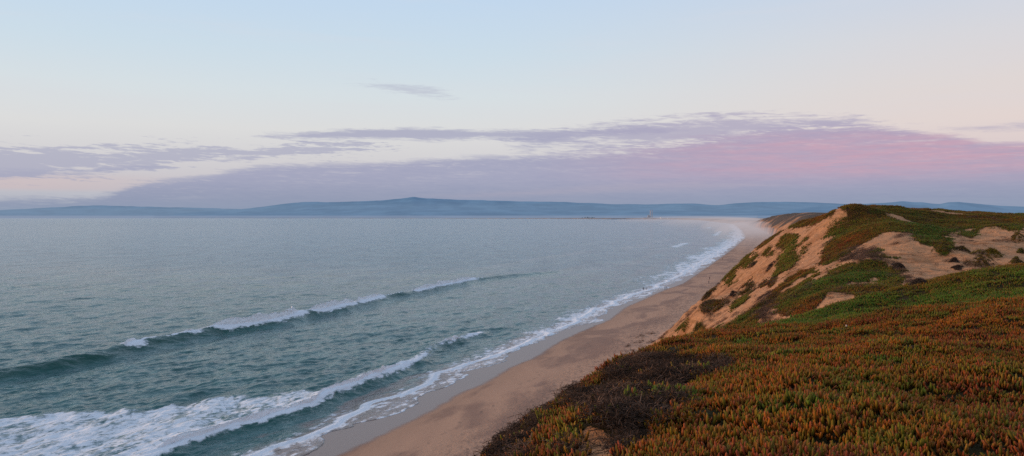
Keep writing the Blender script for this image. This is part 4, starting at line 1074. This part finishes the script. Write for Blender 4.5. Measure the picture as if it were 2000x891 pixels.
boxes('vent', [(2, 8, -6, 0, 46, 60)], m_white, r_); boxes('vent', [(12, 17, -6, 0, 46, 56)], m_white, r_)
for k_, (px, rad, hh, lab) in enumerate(((1291, 17, 22, 'white round storage tank right of the smokestacks, larger of two'), (1304, 12, 13, 'white round storage tank farther right of the smokestacks, smaller of two'))):
    t_ = empty('storage_tank', (far_x(px, DS - 200), DS - 200, gl)); tag(t_, lab, 'tank', 'white storage tanks on the far shore')
    lathe('shell', [(rad, 0), (rad, hh)], m_white, t_); lathe('roof', [(rad + .4, hh), (rad * .5, hh + 2.2), (.1, hh + 3)], m_white, t_)
# low dark spit and trees left of the station
boxes('harbour_wall', [(0, 520, 0, 30, -1, 6), (60, 300, 8, 22, 6, 12)], m_dark, None, (far_x(1186, 12900), 12900, 0)); tag(bpy.data.objects['harbour_wall'], 'low dark harbour wall running out along the far waterline left of the power station', 'wall')
rgt = random.Random(3)
tree0 = None
for i, (px, hh) in enumerate(((1137, 22), (1143, 30), (1147, 34), (1150, 30), (1154, 27), (1158, 30), (1161, 24))):
    loc_ = (far_x(px, 15800), 15800 + rgt.uniform(-60, 60), 6)
    if tree0 is None:
        tree0 = empty('far_tree', loc_); lathe('trunk', [(1.4, 0), (1.0, .35 * 22), (.5, 15)], m_leafd, tree0, 8)
        V = []; Fc = []
        for q_ in range(420):
            a = rgt.uniform(0, 6.28); zz_ = rgt.random(); rad = 8.5 * math.sqrt(rgt.random()) * math.sin(math.pi * (.15 + .8 * zz_))
            c_ = Vector((rad * math.cos(a), rad * math.sin(a), 6 + 16 * zz_)); u_ = Vector((rgt.gauss(0, 1), rgt.gauss(0, 1), rgt.gauss(0, 1))).normalized() * 1.3; v_ = u_.orthogonal().normalized() * 1.1
            o = len(V); V += [c_ - u_ - v_, c_ + u_ - v_, c_ + u_ + v_, c_ - u_ + v_]; Fc.append([o, o+1, o+2, o+3])
        mesh_obj('crown', [tuple(v_) for v_ in V], Fc, m_leafd, tree0, smooth=False); t_ = tree0
    else:
        t_ = tree0.copy(); COL.objects.link(t_); t_.location = loc_
        for ch in tree0.children:
            c_ = ch.copy(); COL.objects.link(c_); c_.parent = t_
    t_.scale = (hh / 22, hh / 22, hh / 22)
    tag(t_, 'dark tree in the short row on the far shore under the mountain range', 'tree', 'row of trees on the far shore')
# sailing boat
m_sail = plain('white_sail', (.85, .86, .88), .8, .03, .5)
DB = 8200.0
bt = empty('sailing_boat', (far_x(505, DB), DB, 0)); tag(bt, 'small white sailing boat on the horizon under the left end of the mountain range', 'boat')
HV = []; st = 9
for j, xx in enumerate(np.linspace(-6, 6.5, st)):
    ww = 1.9 * math.sqrt(max(0.02, 1 - max(0, (xx) / 6.6) ** 2)) if xx > 0 else 1.9 - .05 * abs(xx)
    HV += [(xx, -ww, 1.3), (xx, -ww * .6, -.2), (xx, 0, -.6), (xx, ww * .6, -.2), (xx, ww, 1.3)]
HF = [[j*5 + i, j*5 + i + 1, (j+1)*5 + i + 1, (j+1)*5 + i] for j in range(st - 1) for i in range(4)] + [[j*5, (j+1)*5, (j+1)*5 + 4, j*5 + 4] for j in range(st - 1)] + [[0, 4, 3, 2, 1]]
mesh_obj('hull', HV, HF, m_white, bt); lathe('mast', [(.14, 1), (.11, 16), (.02, 17)], m_white, bt, 8, (.6, 0, 0))
boxes('cabin', [(-2.5, 2.2, -1.1, 1.1, 1.3, 2.1)], m_white, bt)
mesh_obj('mainsail', [(.4, .02, 2.6), (-5.2, .5, 2.6), (-3.6, .75, 7), (.4, .1, 15.5), (-1.6, .7, 11)], [[0, 1, 2], [0, 2, 4], [0, 4, 3]], m_sail, bt)
mesh_obj('jib', [(.9, .02, 14), (6.2, .02, 1.6), (1.0, .8, 2.4), (2.6, .7, 6)], [[0, 3, 1], [0, 2, 3], [3, 2, 1]], m_sail, bt)
